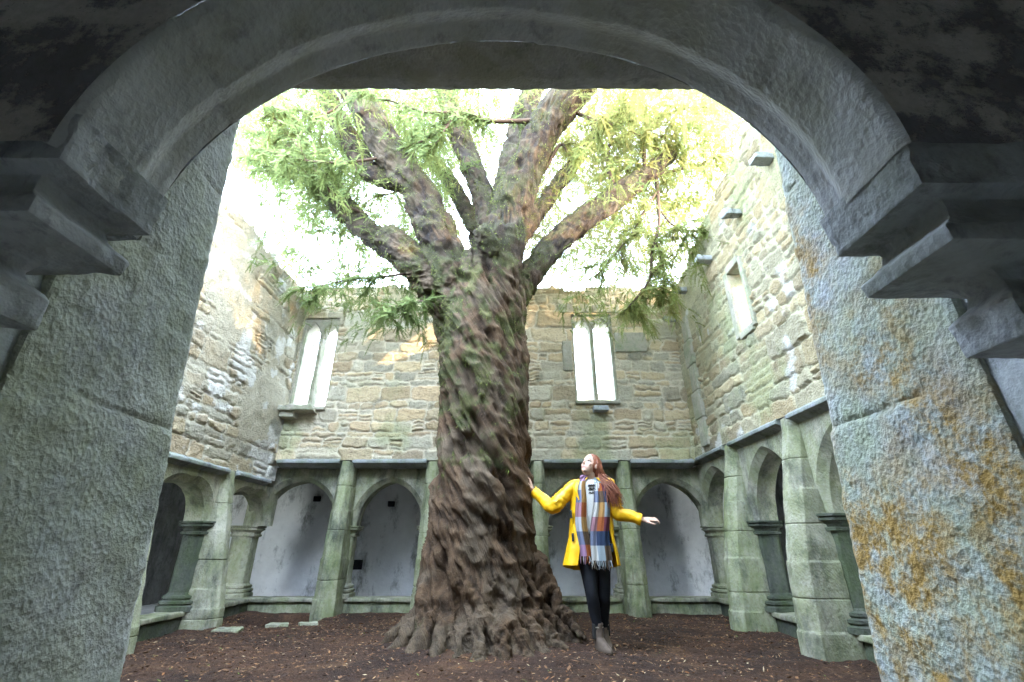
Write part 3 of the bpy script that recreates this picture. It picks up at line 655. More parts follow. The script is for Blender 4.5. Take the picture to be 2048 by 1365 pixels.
# surface roots
def root(pix, r0, r1, ybase=None):
    P = []; n = len(pix)
    for k, (px, py, Y) in enumerate(pix): P.append(tuple(at_y(px, py, Y)))
    Rr = np.linspace(r0, r1, n); V, F = tube(P, Rr, 12, 6); MESH.add(V, F)
def groundY(py, z=GZ): return -z/math.tan(math.atan((py-682.5)/FPX)-PITCH)
for k, (th, reach, r1) in enumerate(ROOTS):
    t = R(th); pp = []; rr = []
    for z, f, r in ((-.48,.0,.02),(-.60,.10,.035),(-.70,.30,.05),(-.80,.58,.05),(-.875,.92,r1),(-.955,1.22,.04)):
        a = t; r0 = tr_r(np.array(z))-.02; pp.append((float(tr_c(z)+(r0*(1-f)+reach*f)*math.cos(a)), float(TC+(r0*(1-f)+reach*f)*math.sin(a)*.97), z)); rr.append(r)
    V, F = tube(pp, rr, 12, 5); MESH.add(V, F)
root([(1062,1120,5.1),(1100,1190,5.1),(1135,1236,5.05),(1172,1278,4.86)], .09, .025); root([(1075,1180,5.25),(1120,1235,5.2),(1160,1264,5.1)], .07, .03)
P, N, F = remeshed(MESH.V, MESH.F, .0165, 4)
def grain_coords(P):
    """coordinates that follow the fibres: across, across, along"""
    a = TWIST*(1.0+.75*sstep(-.7, .6, P[:, 2]))*(P[:, 2]-0.)*1.05; cx = tr_c(P[:, 2])
    x, y = P[:, 0]-cx, P[:, 1]-TC; ca, sa = np.cos(a), np.sin(a)
    g = np.stack([x*ca-y*sa, x*sa+y*ca, P[:, 2]], 1); wt = np.ones(len(P))*1e-3
    best = np.full(len(P), 9.); gl = np.zeros_like(P)
    for k, (pts, rr) in enumerate(LPTS):
        q = catmull([list(p)+[r] for p, r in zip(pts, rr)], 5); s = np.concatenate([[0], np.cumsum(np.linalg.norm(np.diff(q[:, :3], axis=0), axis=1))])
        T = np.gradient(q[:, :3], axis=0); T /= np.linalg.norm(T, axis=1)[:, None]
        for i in range(len(q)-1):
            d = q[i+1, :3]-q[i, :3]; L = np.dot(d, d); t = np.clip(((P-q[i, :3])@d)/L, 0, 1); c = q[i, :3]+t[:, None]*d
            off = P-c; dd = np.linalg.norm(off, axis=1)/(q[i, 3]*(1-t)+q[i+1, 3]*t)
            m = dd < best; best[m] = dd[m]; e1 = np.cross(T[i], (0,1,.2)); e1 /= np.linalg.norm(e1); e2 = np.cross(T[i], e1); al = s[i]+t*np.sqrt(L); tw = al*.9
            A, B = off@e1, off@e2; gl[m] = np.stack([A*np.cos(tw)-B*np.sin(tw)+7*k, A*np.sin(tw)+B*np.cos(tw), al+3*k], 1)[m]
    w = sstep(3.0, 3.55, P[:, 2]); return g, gl, w
g, gl, w = grain_coords(P)
def bark(g, s):
    q = g*np.array((1,1,.46)); wv = .10*np.stack([fbm(g*1.7, 3, 91), fbm(g*1.7+4, 3, 92), 0*g[:, 0]], 1); q = q+wv
    big = ridged(q*7.6, 2, 31)*.6+fbm(q*3.1, 2, 35)*.5
    mid = ridged(q*np.array((17,17,9)), 2, 41); fine = fbm(g*np.array((60,60,7)), 3, 51)
    hol = sstep(.18, .55, fbm(q*5.2+3, 2, 61))
    return big, mid, fine, hol
b1 = bark(g, 0); b2 = bark(gl, 1); big, mid, fine, hol = [x*(1-w)+y*w for x, y in zip(b1, b2)]
lim = 1-.35*w; base = sstep(-.45, -.85, P[:, 2])
D = lim*(.075*big*(1-.65*base)+.032*mid*(1-.3*base)-.105*hol*(1-.8*base))+.009*fine
D *= sstep(-.92, -.80, P[:, 2])*.8+.2
P = P+N*D[:, None]; Nn = vnormals(P, F)
q = P*1.0; z = P[:, 2]
br = np.array((.205,.122,.066)); dk = np.array((.050,.032,.020)); gr = np.array((.23,.185,.13)); mossc = np.array((.075,.092,.028)); moss2 = np.array((.17,.17,.06))
f1 = np.clip(.42+.9*fine+.55*mid+.25*big, 0, 1)[:, None]; c = dk*(1-f1)+br*f1
gm = (sstep(.05, .5, fbm(q*3, 3, 71)+.5*base+.25*mid+.12*sstep(.3, 1.8, z))*.5)[:, None]; c = c*(1-gm)+gr*gm
mo = .75*fbm(q*np.array((6.5,6.5,5)), 5, 81)+.30*fbm(q*20, 3, 82)+np.interp(z, [-.9,-.3,.4,1.2,2.2,3.2,4.5,6.5], [-.36,-.42,-.28,.0,.13,.18,.25,.10])+.18*np.clip(Nn[:, 2], -1, 1)*w-.10*(Nn[:, 0]*1.2)*(1-w)+.08*big
mm = sstep(.02, .40, mo)[:, None]; mv = sstep(-.3, .4, fbm(q*7, 3, 85))[:, None]; c = c*(1-.88*mm)+(mossc*(1-mv)+moss2*mv)*.88*mm
dst = sstep(5.0, 6.6, z)[:, None]*.3*w[:, None]; c = c*(1-dst)+np.array((.24,.19,.13))*dst
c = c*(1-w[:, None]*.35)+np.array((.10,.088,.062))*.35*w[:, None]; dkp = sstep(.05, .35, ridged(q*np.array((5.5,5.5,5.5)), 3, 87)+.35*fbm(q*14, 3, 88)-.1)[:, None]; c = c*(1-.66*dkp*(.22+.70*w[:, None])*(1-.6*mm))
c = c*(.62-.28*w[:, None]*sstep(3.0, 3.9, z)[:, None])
gw = (g*(1-w[:, None])+gl*w[:, None])
def bark_mat():
    m = Mat('fibrous yew bark', .92, .18); a = m.attr('grain', 'Vector')
    n1 = m.noise(1, 5, .65, m.mapped((75,75,7), src=a)); n2 = m.noise(70, 4, .7)
    c = m.mix(m.ramp(n1, [(.35, 0.), (.68, 1.)]), m.mix(.8, m.attr(), (0,0,0), 'MIX') if False else m.mix(.42, m.attr(), (.02,.014,.01)), m.attr())
    c = m.mix(m.ramp(n2, [(.55, 0.), (.75, .3)]), c, m.mix(.5, m.attr(), (.45,.38,.3)))
    m.color(c); m.add_bump(n1, .02); m.add_bump(n2, .008); return m.m
T_tree = thing('yew_tree', 'huge old yew with twisted brown trunk and mossy limbs filling the courtyard', 'tree', (0,0,0))
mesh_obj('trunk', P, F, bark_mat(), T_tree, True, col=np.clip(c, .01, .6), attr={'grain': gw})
TP, TN, TM = P, Nn, mm[:, 0]
# shaggy moss on the bark
def moss():
    rg = np.random.default_rng(3); cand = np.where((TM > .45) & (TP[:, 1] < 6.3) & (TP[:, 2] > .2))[0]; idx = rg.choice(cand, 34000); n = len(idx)
    p = TP[idx]+rg.normal(0, .006, (n, 3)); nn = TN[idx]; dn = np.array((0,0,-1.))-nn*(nn@np.array((0,0,-1.)))[:, None]
    d = nn*rg.uniform(.15, .8, n)[:, None]+dn*.7+rg.normal(0, .35, (n, 3)); d /= np.linalg.norm(d, axis=1)[:, None]
    s = np.cross(d, rg.normal(0, 1, (n, 3))); s /= np.linalg.norm(s, axis=1)[:, None]; L = rg.uniform(.012, .055, n)[:, None]; W = rg.uniform(.002, .005, n)[:, None]
    V = np.stack([p-s*W-nn*.004, p+s*W-nn*.004, p+d*L], 1).reshape(-1, 3)
    k = rg.random(n)[:, None]; c = np.array((.05,.075,.014))*(1-k)+np.array((.18,.20,.05))*k
    mesh_obj('moss', V, np.arange(n*3).reshape(-1, 3), vcol_mat('shaggy moss', .9, .1), T_tree, False, np.repeat(c, 3, 0))
moss()
# ---- branches
M_TWIG = flat_mat('bare yew twig', (.06,.038,.026), .85, .2, .4, 30)
TW = []       # twig paths that carry foliage
def branch(pix, w0, w1, name='branch', twigs=0, seed=0, slen=.6):
    P = [at_y(*p) for p in pix]; n = len(P); Rr = np.linspace(w0/2/FPX*depth(P[0]), w1/2/FPX*depth(P[-1]), n)
    mb = MB(); V, F = tube(P, Rr, 7, 6); mb.add(V, F); rg = random.Random(seed); C = catmull([list(p) for p in P], 6)
    for k in range(twigs):
        i = rg.randrange(len(C)//4, len(C)); p = Vector(C[i]); d = Vector((rg.gauss(0, 1), rg.gauss(0, .7), rg.gauss(-.25, .7))).normalized(); L = slen*rg.uniform(.4, 1.1); q = [p]
        for s in range(5): d = (d+Vector((rg.gauss(0, .3), rg.gauss(0, .3), rg.gauss(-.12, .25)))).normalized(); q.append(q[-1]+d*L/5)
        r = max(.0035, Rr[min(n-1, i*n//len(C))]*.45); V, F = tube([list(x) for x in q], np.linspace(r, .0018, 6), 5, 3); mb.add(V, F); TW.append([list(x) for x in q])
    TW.append([list(x) for x in C[len(C)//3:]])
    o = mesh_obj(name, mb.V, mb.F, M_TWIG, T_tree, True); return o
branch([(1150,208,4.75),(1085,238,4.7),(1010,243,4.65),(968,240,4.6),(925,226,4.6),(902,243,4.6),(855,278,4.6),(800,298,4.6)], 11, 4, twigs=7, seed=1)
branch([(970,240,4.6),(905,226,4.5),(850,225,4.4),(790,205,4.3),(720,185,4.2)], 7, 2, twigs=8, seed=2)
branch([(905,240,4.6),(888,262,4.5),(870,290,4.5),(848,312,4.5)], 4, 2, twigs=4, seed=3)
branch([(735,430,5.3),(680,405,5.1),(640,355,4.9),(600,300,4.7),(560,250,4.6),(530,215,4.5)], 7, 3, twigs=12, seed=4)
branch([(790,310,4.85),(720,322,4.7),(640,325,4.5),(560,310,4.4),(500,290,4.4)], 7, 2, twigs=12, seed=5)
branch([(690,425,5.4),(676,395,5.2),(640,370,5.0),(590,352,4.9),(520,330,4.8)], 8, 3, twigs=10, seed=6)
branch([(875,600,5.0),(830,605,4.8),(795,612,4.7),(760,635,4.6)], 6, 2, twigs=8, seed=7, slen=.4)
branch([(830,545,5.0),(760,555,4.9),(700,560,4.8),(630,575,4.7)], 6, 2, twigs=6, seed=8)
branch([(1290,352,5.75),(1288,300,5.6),(1292,262,5.5),(1320,235,5.4),(1390,215,5.2),(1460,225,5.1)], 9, 3, twigs=14, seed=9)
branch([(1318,330,5.8),(1335,295,5.7),(1352,258,5.6)], 6, 3, twigs=4, seed=10)
branch([(1312,345,5.85),(1316,400,5.7),(1318,450,5.6),(1305,500,5.5),(1298,560,5.4),(1265,605,5.3),(1240,630,5.3)], 8, 2.5, twigs=12, seed=11, slen=.5)
branch([(1310,480,5.55),(1322,520,5.5),(1330,555,5.4),(1322,600,5.4)], 4, 2, twigs=7, seed=12, slen=.4)
branch([(1316,380,5.75),(1290,420,5.6),(1262,470,5.5),(1220,520,5.4),(1190,555,5.3)], 5, 2, twigs=10, seed=13, slen=.5)
branch([(1150,225,4.8),(1190,242,4.8),(1230,250,4.8),(1262,235,4.8),(1240,205,4.8)], 8, 2, twigs=8, seed=14)
branch([(1090,340,4.9),(1120,290,4.9),(1140,310,4.9),(1160,315,4.9)], 8, 3, twigs=3, seed=15)
branch([(1270,365,5.7),(1330,345,5.8),(1400,330,5.9),(1450,300,6.0)], 9, 3, twigs=12, seed=16)
branch([(1318,420,5.7),(1345,450,5.6),(1380,462,5.5),(1420,455,5.5)], 4, 2, twigs=6, seed=17, slen=.4)
branch([(1235,390,5.6),(1215,330,5.9),(1225,270,6.1),(1255,215,6.3),(1300,180,6.4)], 10, 3, twigs=12, seed=18)
branch([(700,200,4.8),(640,230,4.7),(570,215,4.6),(520,240,4.5)], 6, 2, twigs=10, seed=19)
branch([(860,320,6.6),(800,380,6.4),(740,400,6.2),(680,470,6.0)], 6, 2, twigs=10, seed=20)
branch([(1180,290,6.5),(1240,330,6.5),(1330,410,6.4),(1380,400,6.3)], 6, 2, twigs=10, seed=21)
# ---- foliage: feathery drooping sprays
def sprays(C, D, L, colr, seed, nl=15, lw=.0055, ll=.024):
    rg = np.random.default_rng(seed); n = len(C); V = []; cc = []
    D = D/np.linalg.norm(D, axis=1)[:, None]; up = np.tile((0,0,1.), (n, 1))+rg.normal(0, .45, (n, 3)); S = np.cross(D, up); S /= np.linalg.norm(S, axis=1)[:, None]
    for k in range(nl):
        t = (k+.5)/nl; sag = np.array((0,0,-1.))*(t*t*.35)*L[:, None]; p = C+D*L[:, None]*t+sag
        for sd in (-1, 1):
            jit = rg.normal(0, .22, (n, 3)); d = S*sd*.85+D*.55+jit; d /= np.linalg.norm(d, axis=1)[:, None]
            l = ll*(1.15-.55*t)*rg.uniform(.7, 1.25, n)[:, None]*(L[:, None]/.16)**.5; wv = np.cross(d, up); wv /= np.linalg.norm(wv, axis=1)[:, None]+1e-9
            wv = wv*rg.choice([-1,1], n)[:, None]; f = D*lw*1.0
            V.append(np.stack([p-f, p+f, p+d*l+f*.2], 1)); cc.append(colr*rg.uniform(.75, 1.25, (n, 1)))
    # the spray's own stem
    e = C+D*L[:, None]*.5+np.array((0,0,-.09))*L[:, None]; V.append(np.stack([C-S*.0016, C+S*.0016, C+D*L[:, None]+np.array((0,0,-.35))*L[:, None]], 1)); cc.append(np.tile((.10,.07,.035), (n, 1)))
    return np.concatenate(V).reshape(-1, 3), np.repeat(np.concatenate(cc), 3, 0)
GREEN = np.array((.075,.108,.036)); MIDG = np.array((.115,.145,.042)); YEL = np.array((.135,.16,.042)); GOLD = np.array((.175,.16,.050))
Vs, Cs = [], []
rg = np.random.default_rng(77)
def add_sprays(C, D, tint, seed, L=None):
    n = len(C); L = rg.uniform(.08, .19, n) if L is None else L
    k = rg.random((n, 1)); pal = {'g': (GREEN, MIDG), 'm': (MIDG, YEL), 'y': (YEL, GOLD), 'l': (MIDG, MIDG*1.2)}[tint]
    V, c = sprays(C, D, L, pal[0]*(1-k)+pal[1]*k, seed); Vs.append(V); Cs.append(c)
for i, tw in enumerate(TW):               # along every twig
    q = catmull(tw, 6); n = max(6, int(len(q)*1.5)); ii = rg.integers(1, len(q), n); T = np.gradient(q, axis=0); T /= np.linalg.norm(T, axis=1)[:, None]+1e-9
    D = T[ii]*.8+rg.normal(0, .7, (n, 3))+np.array((0,0,-.25)); add_sprays(q[ii], D, 'g' if q[:, 0].mean() < .25 else ('m' if rg.random() < .6 else 'y'), 100+i)
# crown masses, each a cloud of small boughs: (px, py, Y, half width px, half height px, half depth, boughs, tint)
CL = [(540,250,5.2,75,60,.7,26,'g'),(610,215,5.4,80,50,.8,30,'g'),(690,240,5.2,70,60,.8,26,'m'),(600,320,5.3,95,55,.8,30,'g'),(680,330,5.4,70,55,.7,22,'g'),
      (520,300,5.0,50,40,.5,12,'g'),(640,410,5.6,70,45,.7,18,'g'),(720,430,5.8,70,60,.8,20,'m'),(660,490,5.6,70,50,.7,18,'g'),(700,530,5.6,70,40,.6,11,'m'),(640,545,5.2,60,30,.5,5,'g'),
      (770,600,5.0,45,38,.4,5,'g'),(760,230,5.6,60,50,.7,20,'m'),(830,250,5.8,60,50,.7,18,'m'),(800,330,6.0,50,50,.6,14,'m'),(890,210,5.4,70,35,.6,16,'g'),(860,310,5.3,50,30,.5,9,'g'),
      (905,420,7.0,45,60,.5,14,'l'),(930,490,7.2,40,45,.4,14,'l'),(890,350,6.6,40,40,.5,8,'m'),(960,215,5.6,50,30,.5,8,'m'),
      (1180,300,6.4,70,90,.9,40,'y'),(1250,240,6.0,80,60,.9,38,'y'),(1330,230,5.8,80,50,.8,34,'y'),(1410,240,5.6,60,45,.7,26,'m'),(1300,310,6.2,80,60,.9,34,'y'),(1400,320,6.0,60,60,.8,26,'m'),
      (1140,380,6.6,60,60,.8,24,'y'),(1220,400,6.5,70,50,.8,24,'m'),(1350,390,6.0,60,40,.7,15,'m'),(1430,390,5.8,30,50,.5,8,'m'),(1170,470,6.6,70,45,.7,20,'m'),(1250,480,5.9,70,50,.7,16,'m'),(1130,520,6.6,40,35,.5,8,'g'),
      (1230,560,5.4,70,40,.5,6,'m'),(1300,570,5.3,50,40,.5,4,'m'),(1190,590,5.3,50,28,.4,3,'m'),(1370,540,5.6,35,40,.4,5,'m'),(1120,240,5.9,40,50,.5,10,'y'),(1040,200,6.2,40,30,.5,6,'m')]
bi = 0
for (px, py, Y, hw, hh, hd, nb, tint) in CL:
    c = at_y(px, py, Y); s = depth(c)/FPX
    for b in range(int(nb*2.9)):
        p = np.array(c)+np.array((rg.normal(0, .75)*hw*s, rg.normal(0, .7)*hd, rg.normal(0, .7)*hh*s/.9)); d = np.array((rg.normal(0, 1), rg.normal(0, .8), rg.normal(-.3, .4))); d /= np.linalg.norm(d)
        L = rg.uniform(.25, .6); n = rg.integers(9, 17); t = rg.random(n)[:, None]
        C = p+d*L*t+np.array((0,0,-1.))*(t*t)*L*.35+rg.normal(0, .02, (n, 3)); D = d*.8+rg.normal(0, .65, (n, 3))+np.array((0,0,-.25)); add_sprays(C, D, tint, 1000+bi); bi += 1
n = 80000; px = rg.uniform(470, 1500, n); py = rg.uniform(150, 600, n); Yf = rg.uniform(5.6, 8.2, n)           # fine outer sprays behind the limbs
u = (px-1024)/FPX; v = (682.5-py)/FPX; d = Yf/(CP-v*SP); C = np.stack([u*d, Yf, d*(SP+v*CP)], 1)
den = fbm(np.stack([px/95, py/95, 0*px+3], 1), 4, 12)+.34-.7*np.exp(-((px-520)/75)**2-((py-430)/95)**2)-.6*np.exp(-((px-1390)/50)**2-((py-480)/60)**2)-.6*np.exp(-((px-1000)/45)**2-((py-290)/55)**2)-.5*sstep(520, 600, py)
k = (den > rg.uniform(-.15, .45, n)) & (C[:, 2] > 4.15); C = C[k]; lf = px[k] < 900; n = len(C); print('outer sprays', n)
Dr = rg.normal(0, 1, (n, 3))+np.array((0,0,-.5)); add_sprays(C[lf], Dr[lf], 'l', 6500, rg.uniform(.10, .20, lf.sum())); add_sprays(C[~lf], Dr[~lf], 'y', 6600, rg.uniform(.10, .20, (~lf).sum()))
n = 5200; C = np.stack([rg.uniform(.9, 3.3, n), rg.uniform(1.9, 4.7, n), rg.uniform(5.25, 7.4, n)], 1); C = C[fbm(C*1.3, 2, 8) > -.05]; n = len(C); add_sprays(C, rg.normal(0, 1, (n, 3)), 'y', 6000, rg.uniform(.25, .4, n))  # unseen extra sprays, added to screen the limbs from the sun
n = 7500; C = np.stack([rg.uniform(-.6, 2.7, n), rg.uniform(.7, 3.3, n), rg.uniform(4.45, 6.2, n)], 1); C = C[(fbm(C*1.9, 3, 18) > -.12) & (C[:, 2] > C[:, 1]*1.36+.1)]; n = len(C); add_sprays(C, rg.normal(0, 1, (n, 3)), "m", 6700, rg.uniform(.25, .4, n))  # unseen sprays added across the sun path to dapple the left wall
# upper crown, out of the frame: it shades the court and casts the dapples
n = 6500; C = np.stack([rg.normal(-.2, 1.9, n), rg.normal(5.4, 1.6, n), rg.uniform(6.6, 9.2, n)], 1); add_sprays(C, rg.normal(0, 1, (n, 3)), 'm', 5000, rg.uniform(.25, .4, n))
def leaf_mat():
    m = bpy.data.materials.new('yew foliage'); m.use_nodes = True; t = m.node_tree; t.nodes.clear()
    a = t.nodes.new('ShaderNodeAttribute'); a.attribute_name = 'Col'; d = t.nodes.new('ShaderNodeBsdfDiffuse'); tr = t.nodes.new('ShaderNodeBsdfTranslucent')
    mx = t.nodes.new('ShaderNodeMixShader'); mx.inputs[0].default_value = .65; o = t.nodes.new('ShaderNodeOutputMaterial')
    g = t.nodes.new('ShaderNodeGamma'); g.inputs[1].default_value = .8; t.links.new(a.outputs[0], g.inputs[0])
    t.links.new(a.outputs[0], d.inputs[0]); t.links.new(g.outputs[0], tr.inputs[0]); t.links.new(d.outputs[0], mx.inputs[1]); t.links.new(tr.outputs[0], mx.inputs[2]); t.links.new(mx.outputs[0], o.inputs[0]); return m
V = np.concatenate(Vs); c = np.concatenate(Cs); print('foliage tris', len(V)//3)
o = mesh_obj('crown', V, np.arange(len(V)).reshape(-1, 3), leaf_mat(), T_tree, False, c)
# a dead stick on the ground
Ys = groundY(1318); st = [at_y(px, py, Ys+dy) for px, py, dy in ((900,1312,.1),(908,1303,.12),(918,1306,.1),(921,1318,.02),(914,1325,-.02),(920,1332,-.06))]
V, F = tube([(p.x, p.y, p.z+.012) for p in st], [.006,.008,.009,.009,.007,.005], 7, 5); o = mesh_obj('stick', V, F, M_TWIG, None, True); tag(o, 'crooked dead stick lying on the mulch in front of the tree roots', 'stick')
# ---------------------------------------------------------------- the woman by the tree
def uv_ellipsoid(c, ax, r, n=20, m=12):
    V = []; F = []
    for i in range(m+1):
        t = math.pi*i/m
        for j in range(n):
            p = 2*math.pi*j/n; q = np.array((math.sin(t)*math.cos(p)*r[0], math.sin(t)*math.sin(p)*r[1], math.cos(t)*r[2])); V.append(np.asarray(c)+ax.T@q)
    for i in range(m):
        for j in range(n): k = (j+1) % n; F.append((i*n+j, (i+1)*n+j, (i+1)*n+k, i*n+k))
    return V, F
PY = 4.75
T_p = thing('person', 'woman in a yellow raincoat and long checked scarf touching the tree and looking up', 'person')
SKIN = vcol_mat('skin', .55, .35, ((120, .0008),))
# head frame: f forward (gaze), r to her left (picture right), u up
f = np.array((-.60, -.62, .46)); f /= np.linalg.norm(f); u0 = np.array((.10, .05, 1.)); r_ = np.cross(u0, f); r_ /= np.linalg.norm(r_); u_ = np.cross(f, r_)
HC = np.array((.795, PY-.01, .742)); AX = np.stack([f, r_, u_])
def hp(a, b, c): return HC+a*f+b*r_+c*u_
B = MB()
def lim(pts, rad, n=12, per=5): V, F = tube(pts, rad, n, per); B.add(V, F)
lim([(.775,PY+.01,-.06),(.78,PY,.12),(.785,PY,.30),(.79,PY+.01,.46),(.792,PY+.015,.545)], [.11,.092,.096,.10,.07], 18)
lim([(.79,PY+.02,.50),(.789,PY+.005,.58),(.792,PY-.005,.66),(.80,PY,.72)], [.062,.050,.050,.055], 14)
V, F = uv_ellipsoid(hp(-.012,0,.018), AX, (.098,.077,.108), 26, 18); B.add(V, F)                 # skull
V, F = uv_ellipsoid(hp(.034,0,-.045), AX, (.058,.056,.078), 22, 14); B.add(V, F)                # face and jaw
V, F = uv_ellipsoid(hp(.062,0,-.098), AX, (.024,.026,.022), 14, 10); B.add(V, F)                # chin
V, F = tube([hp(.080,0,.012), hp(.098,0,-.014), hp(.106,0,-.034), hp(.094,0,-.043)], [.006,.0075,.0095,.006], 10, 4); B.add(V, F)   # nose
for s in (-1, 1):
    V, F = uv_ellipsoid(hp(.056,s*.034,-.032), AX, (.024,.026,.026), 12, 8); B.add(V, F)          # cheeks
    V, F = uv_ellipsoid(hp(-.005,s*.079,-.015), AX, (.02,.009,.032), 12, 8); B.add(V, F)        # ears
V, F = uv_ellipsoid(hp(.083,0,-.068), AX, (.011,.026,.008), 12, 8); B.add(V, F)                # lips
V, F = uv_ellipsoid(hp(.080,0,-.080), AX, (.011,.022,.008), 12, 8); B.add(V, F)
WL = np.array(at_y(1066, 985, 4.93)); WR = np.array((1.245, PY-.13, .222))
SHL, ELL = np.array((.605,PY,.525)), np.array((.395,PY-.02,.36)); SHR, ELR = np.array((.985,PY,.52)), np.array((1.015,PY-.06,.295))
lim([(.66,PY+.01,.53),SHL,(SHL+ELL)/2,ELL,(ELL+WL)/2,WL], [.055,.052,.045,.038,.036,.025]); lim([(.91,PY+.01,.53),SHR,(SHR+ELR)/2,ELR,(ELR+WR)/2,WR], [.055,.052,.045,.038,.036,.025])
# hand resting on the bark: palm towards -x, fingers pointing up
def hand(w, palm_dir, out, thumb_dir, curl, names):
    palm_dir = palm_dir/np.linalg.norm(palm_dir); out = out-palm_dir*np.dot(out, palm_dir); out /= np.linalg.norm(out); side = np.cross(palm_dir, out)
    if np.dot(side, thumb_dir) < 0: side = -side
    k = w+palm_dir*.085
    for t in (-.028,-.010,.010,.026): lim([w-palm_dir*.02+side*t*.6, w+palm_dir*.03+side*t*.9, k+side*t], [.017,.016,.012], 8, 3)
    for t, L in ((.033,.070),(.011,.079),(-.011,.074),(-.032,.058)):
        c0 = k+side*t; d = palm_dir+side*t*3.; d /= np.linalg.norm(d); p1 = c0+d*L*.42; d2 = d*math.cos(curl)-out*math.sin(curl); p2 = p1+d2*L*.33; d3 = d*math.cos(curl*1.9)-out*math.sin(curl*1.9); p3 = p2+d3*L*.27
        lim([c0-d*.02, c0, p1, p2, p3], [.0095,.0095,.0088,.0082,.0062], 8, 3)
    b = w+palm_dir*.018+side*.024; lim([b, b+side*.03+palm_dir*.025-out*.006, b+side*.042+palm_dir*.058-out*.016, b+side*.04+palm_dir*.082-out*.02], [.014,.0125,.0105,.008], 8, 3)
hand(WL, np.array((-.22,.12,1.)), np.array((1.,-.25,.0)), np.array((.3,-1.,0)), .25, 0)
hand(WR, np.array((1.,-.12,.02)), np.array((0.,-.45,1.)), np.array((0,-1.,-.25)), .75, 0)
HPL, HPR = np.array((.705,PY,-.06)), np.array((.845,PY+.02,-.06)); 
KL = np.array((.722,PY-.06,-.40)); AL = np.array((.765,PY-.02,-.70)); KR = np.array((.845,PY+.02,-.41)); AR = np.array((.842,PY+.12,-.70))
for H, K, A, foot in ((HPL,KL,AL,np.array((.80,PY-.13,-.835))),(HPR,KR,AR,np.array((.85,PY+.02,-.835)))):
    lim([H+(0,0,.06),H,(H*.5+K*.5),K,K*.55+A*.45+(0,.012,0),A,A+(0,-.01,-.09)], [.08,.085,.068,.050,.050,.034,.036], 14); lim([A+(0,.02,-.10),(A+foot)/2+(0,0,-.04),foot], [.036,.034,.026], 10)
P, N, F = remeshed(B.V, B.F, .0052, 3)
loc = (P-HC)@AX.T                                              # a, b, c in the head frame
isface = np.linalg.norm(P-HC, axis=1) < .2
for s in (-1, 1):                                             # eye sockets
    g = np.exp(-(((loc[:, 1]-s*.033)/.018)**2+((loc[:, 2]+.004)/.012)**2))*(loc[:, 0] > .04)*isface; P -= f*(.010*g)[:, None]
col = np.tile((.44,.28,.205), (len(P), 1)); q = P*40; col *= (1+.05*fbm(q, 2, 3))[:, None]
ck = sum(np.exp(-(((loc[:, 1]-s*.042)/.018)**2+((loc[:, 2]+.036)/.02)**2)) for s in (-1, 1))*isface*(loc[:, 0] > .03); col = col*(1-.2*ck[:, None])+np.array((.62,.30,.24))*.2*ck[:, None]
lp = np.clip(np.exp(-((loc[:, 1]/.024)**2+((loc[:, 2]+.073)/.010)**2)*1.2)*1.3, 0, 1)*isface*(loc[:, 0] > .07); col = col*(1-lp[:, None])+np.array((.42,.13,.11))*lp[:, None]
mesh_obj('body', P, F, SKIN, T_p, True, col=col)
M_WHITE = flat_mat('eye white', (.75,.74,.72), .3, .5, .02); M_DARK = flat_mat('dark iris', (.02,.025,.03), .25, .5, .02)
M_HAIR = Mat('auburn hair', .5, .4); M_HAIR.color(M_HAIR.mix(M_HAIR.ramp(M_HAIR.noise(60, 3, .6), [(.3, 0.), (.7, 1.)]), (.095,.025,.011), (.24,.07,.028))); M_HAIR = M_HAIR.m
for s in (-1, 1):
    V, F = uv_ellipsoid(hp(.0665,s*.033,-.004), AX, (.009,.0125,.0058), 14, 8); e = mesh_obj('eye', V, F, M_WHITE, T_p, True)
    V, F = uv_ellipsoid(hp(.0725,s*.033-.001,-.003), AX, (.0045,.0052,.0052), 10, 6); mesh_obj('iris', V, F, M_DARK, e, True)
    V, F = tube([hp(.076,s*.016,.018), hp(.078,s*.033,.026), hp(.064,s*.053,.018)], [.0018,.0026,.0012], 6, 4); mesh_obj('eyebrow', V, F, M_HAIR, T_p, True)
    V, F = tube([hp(.072,s*.018,.001), hp(.079,s*.033,.008), hp(.066,s*.050,.001)], [.0022,.0032,.002], 6, 4); mesh_obj('eyelash', V, F, M_DARK, T_p, True)
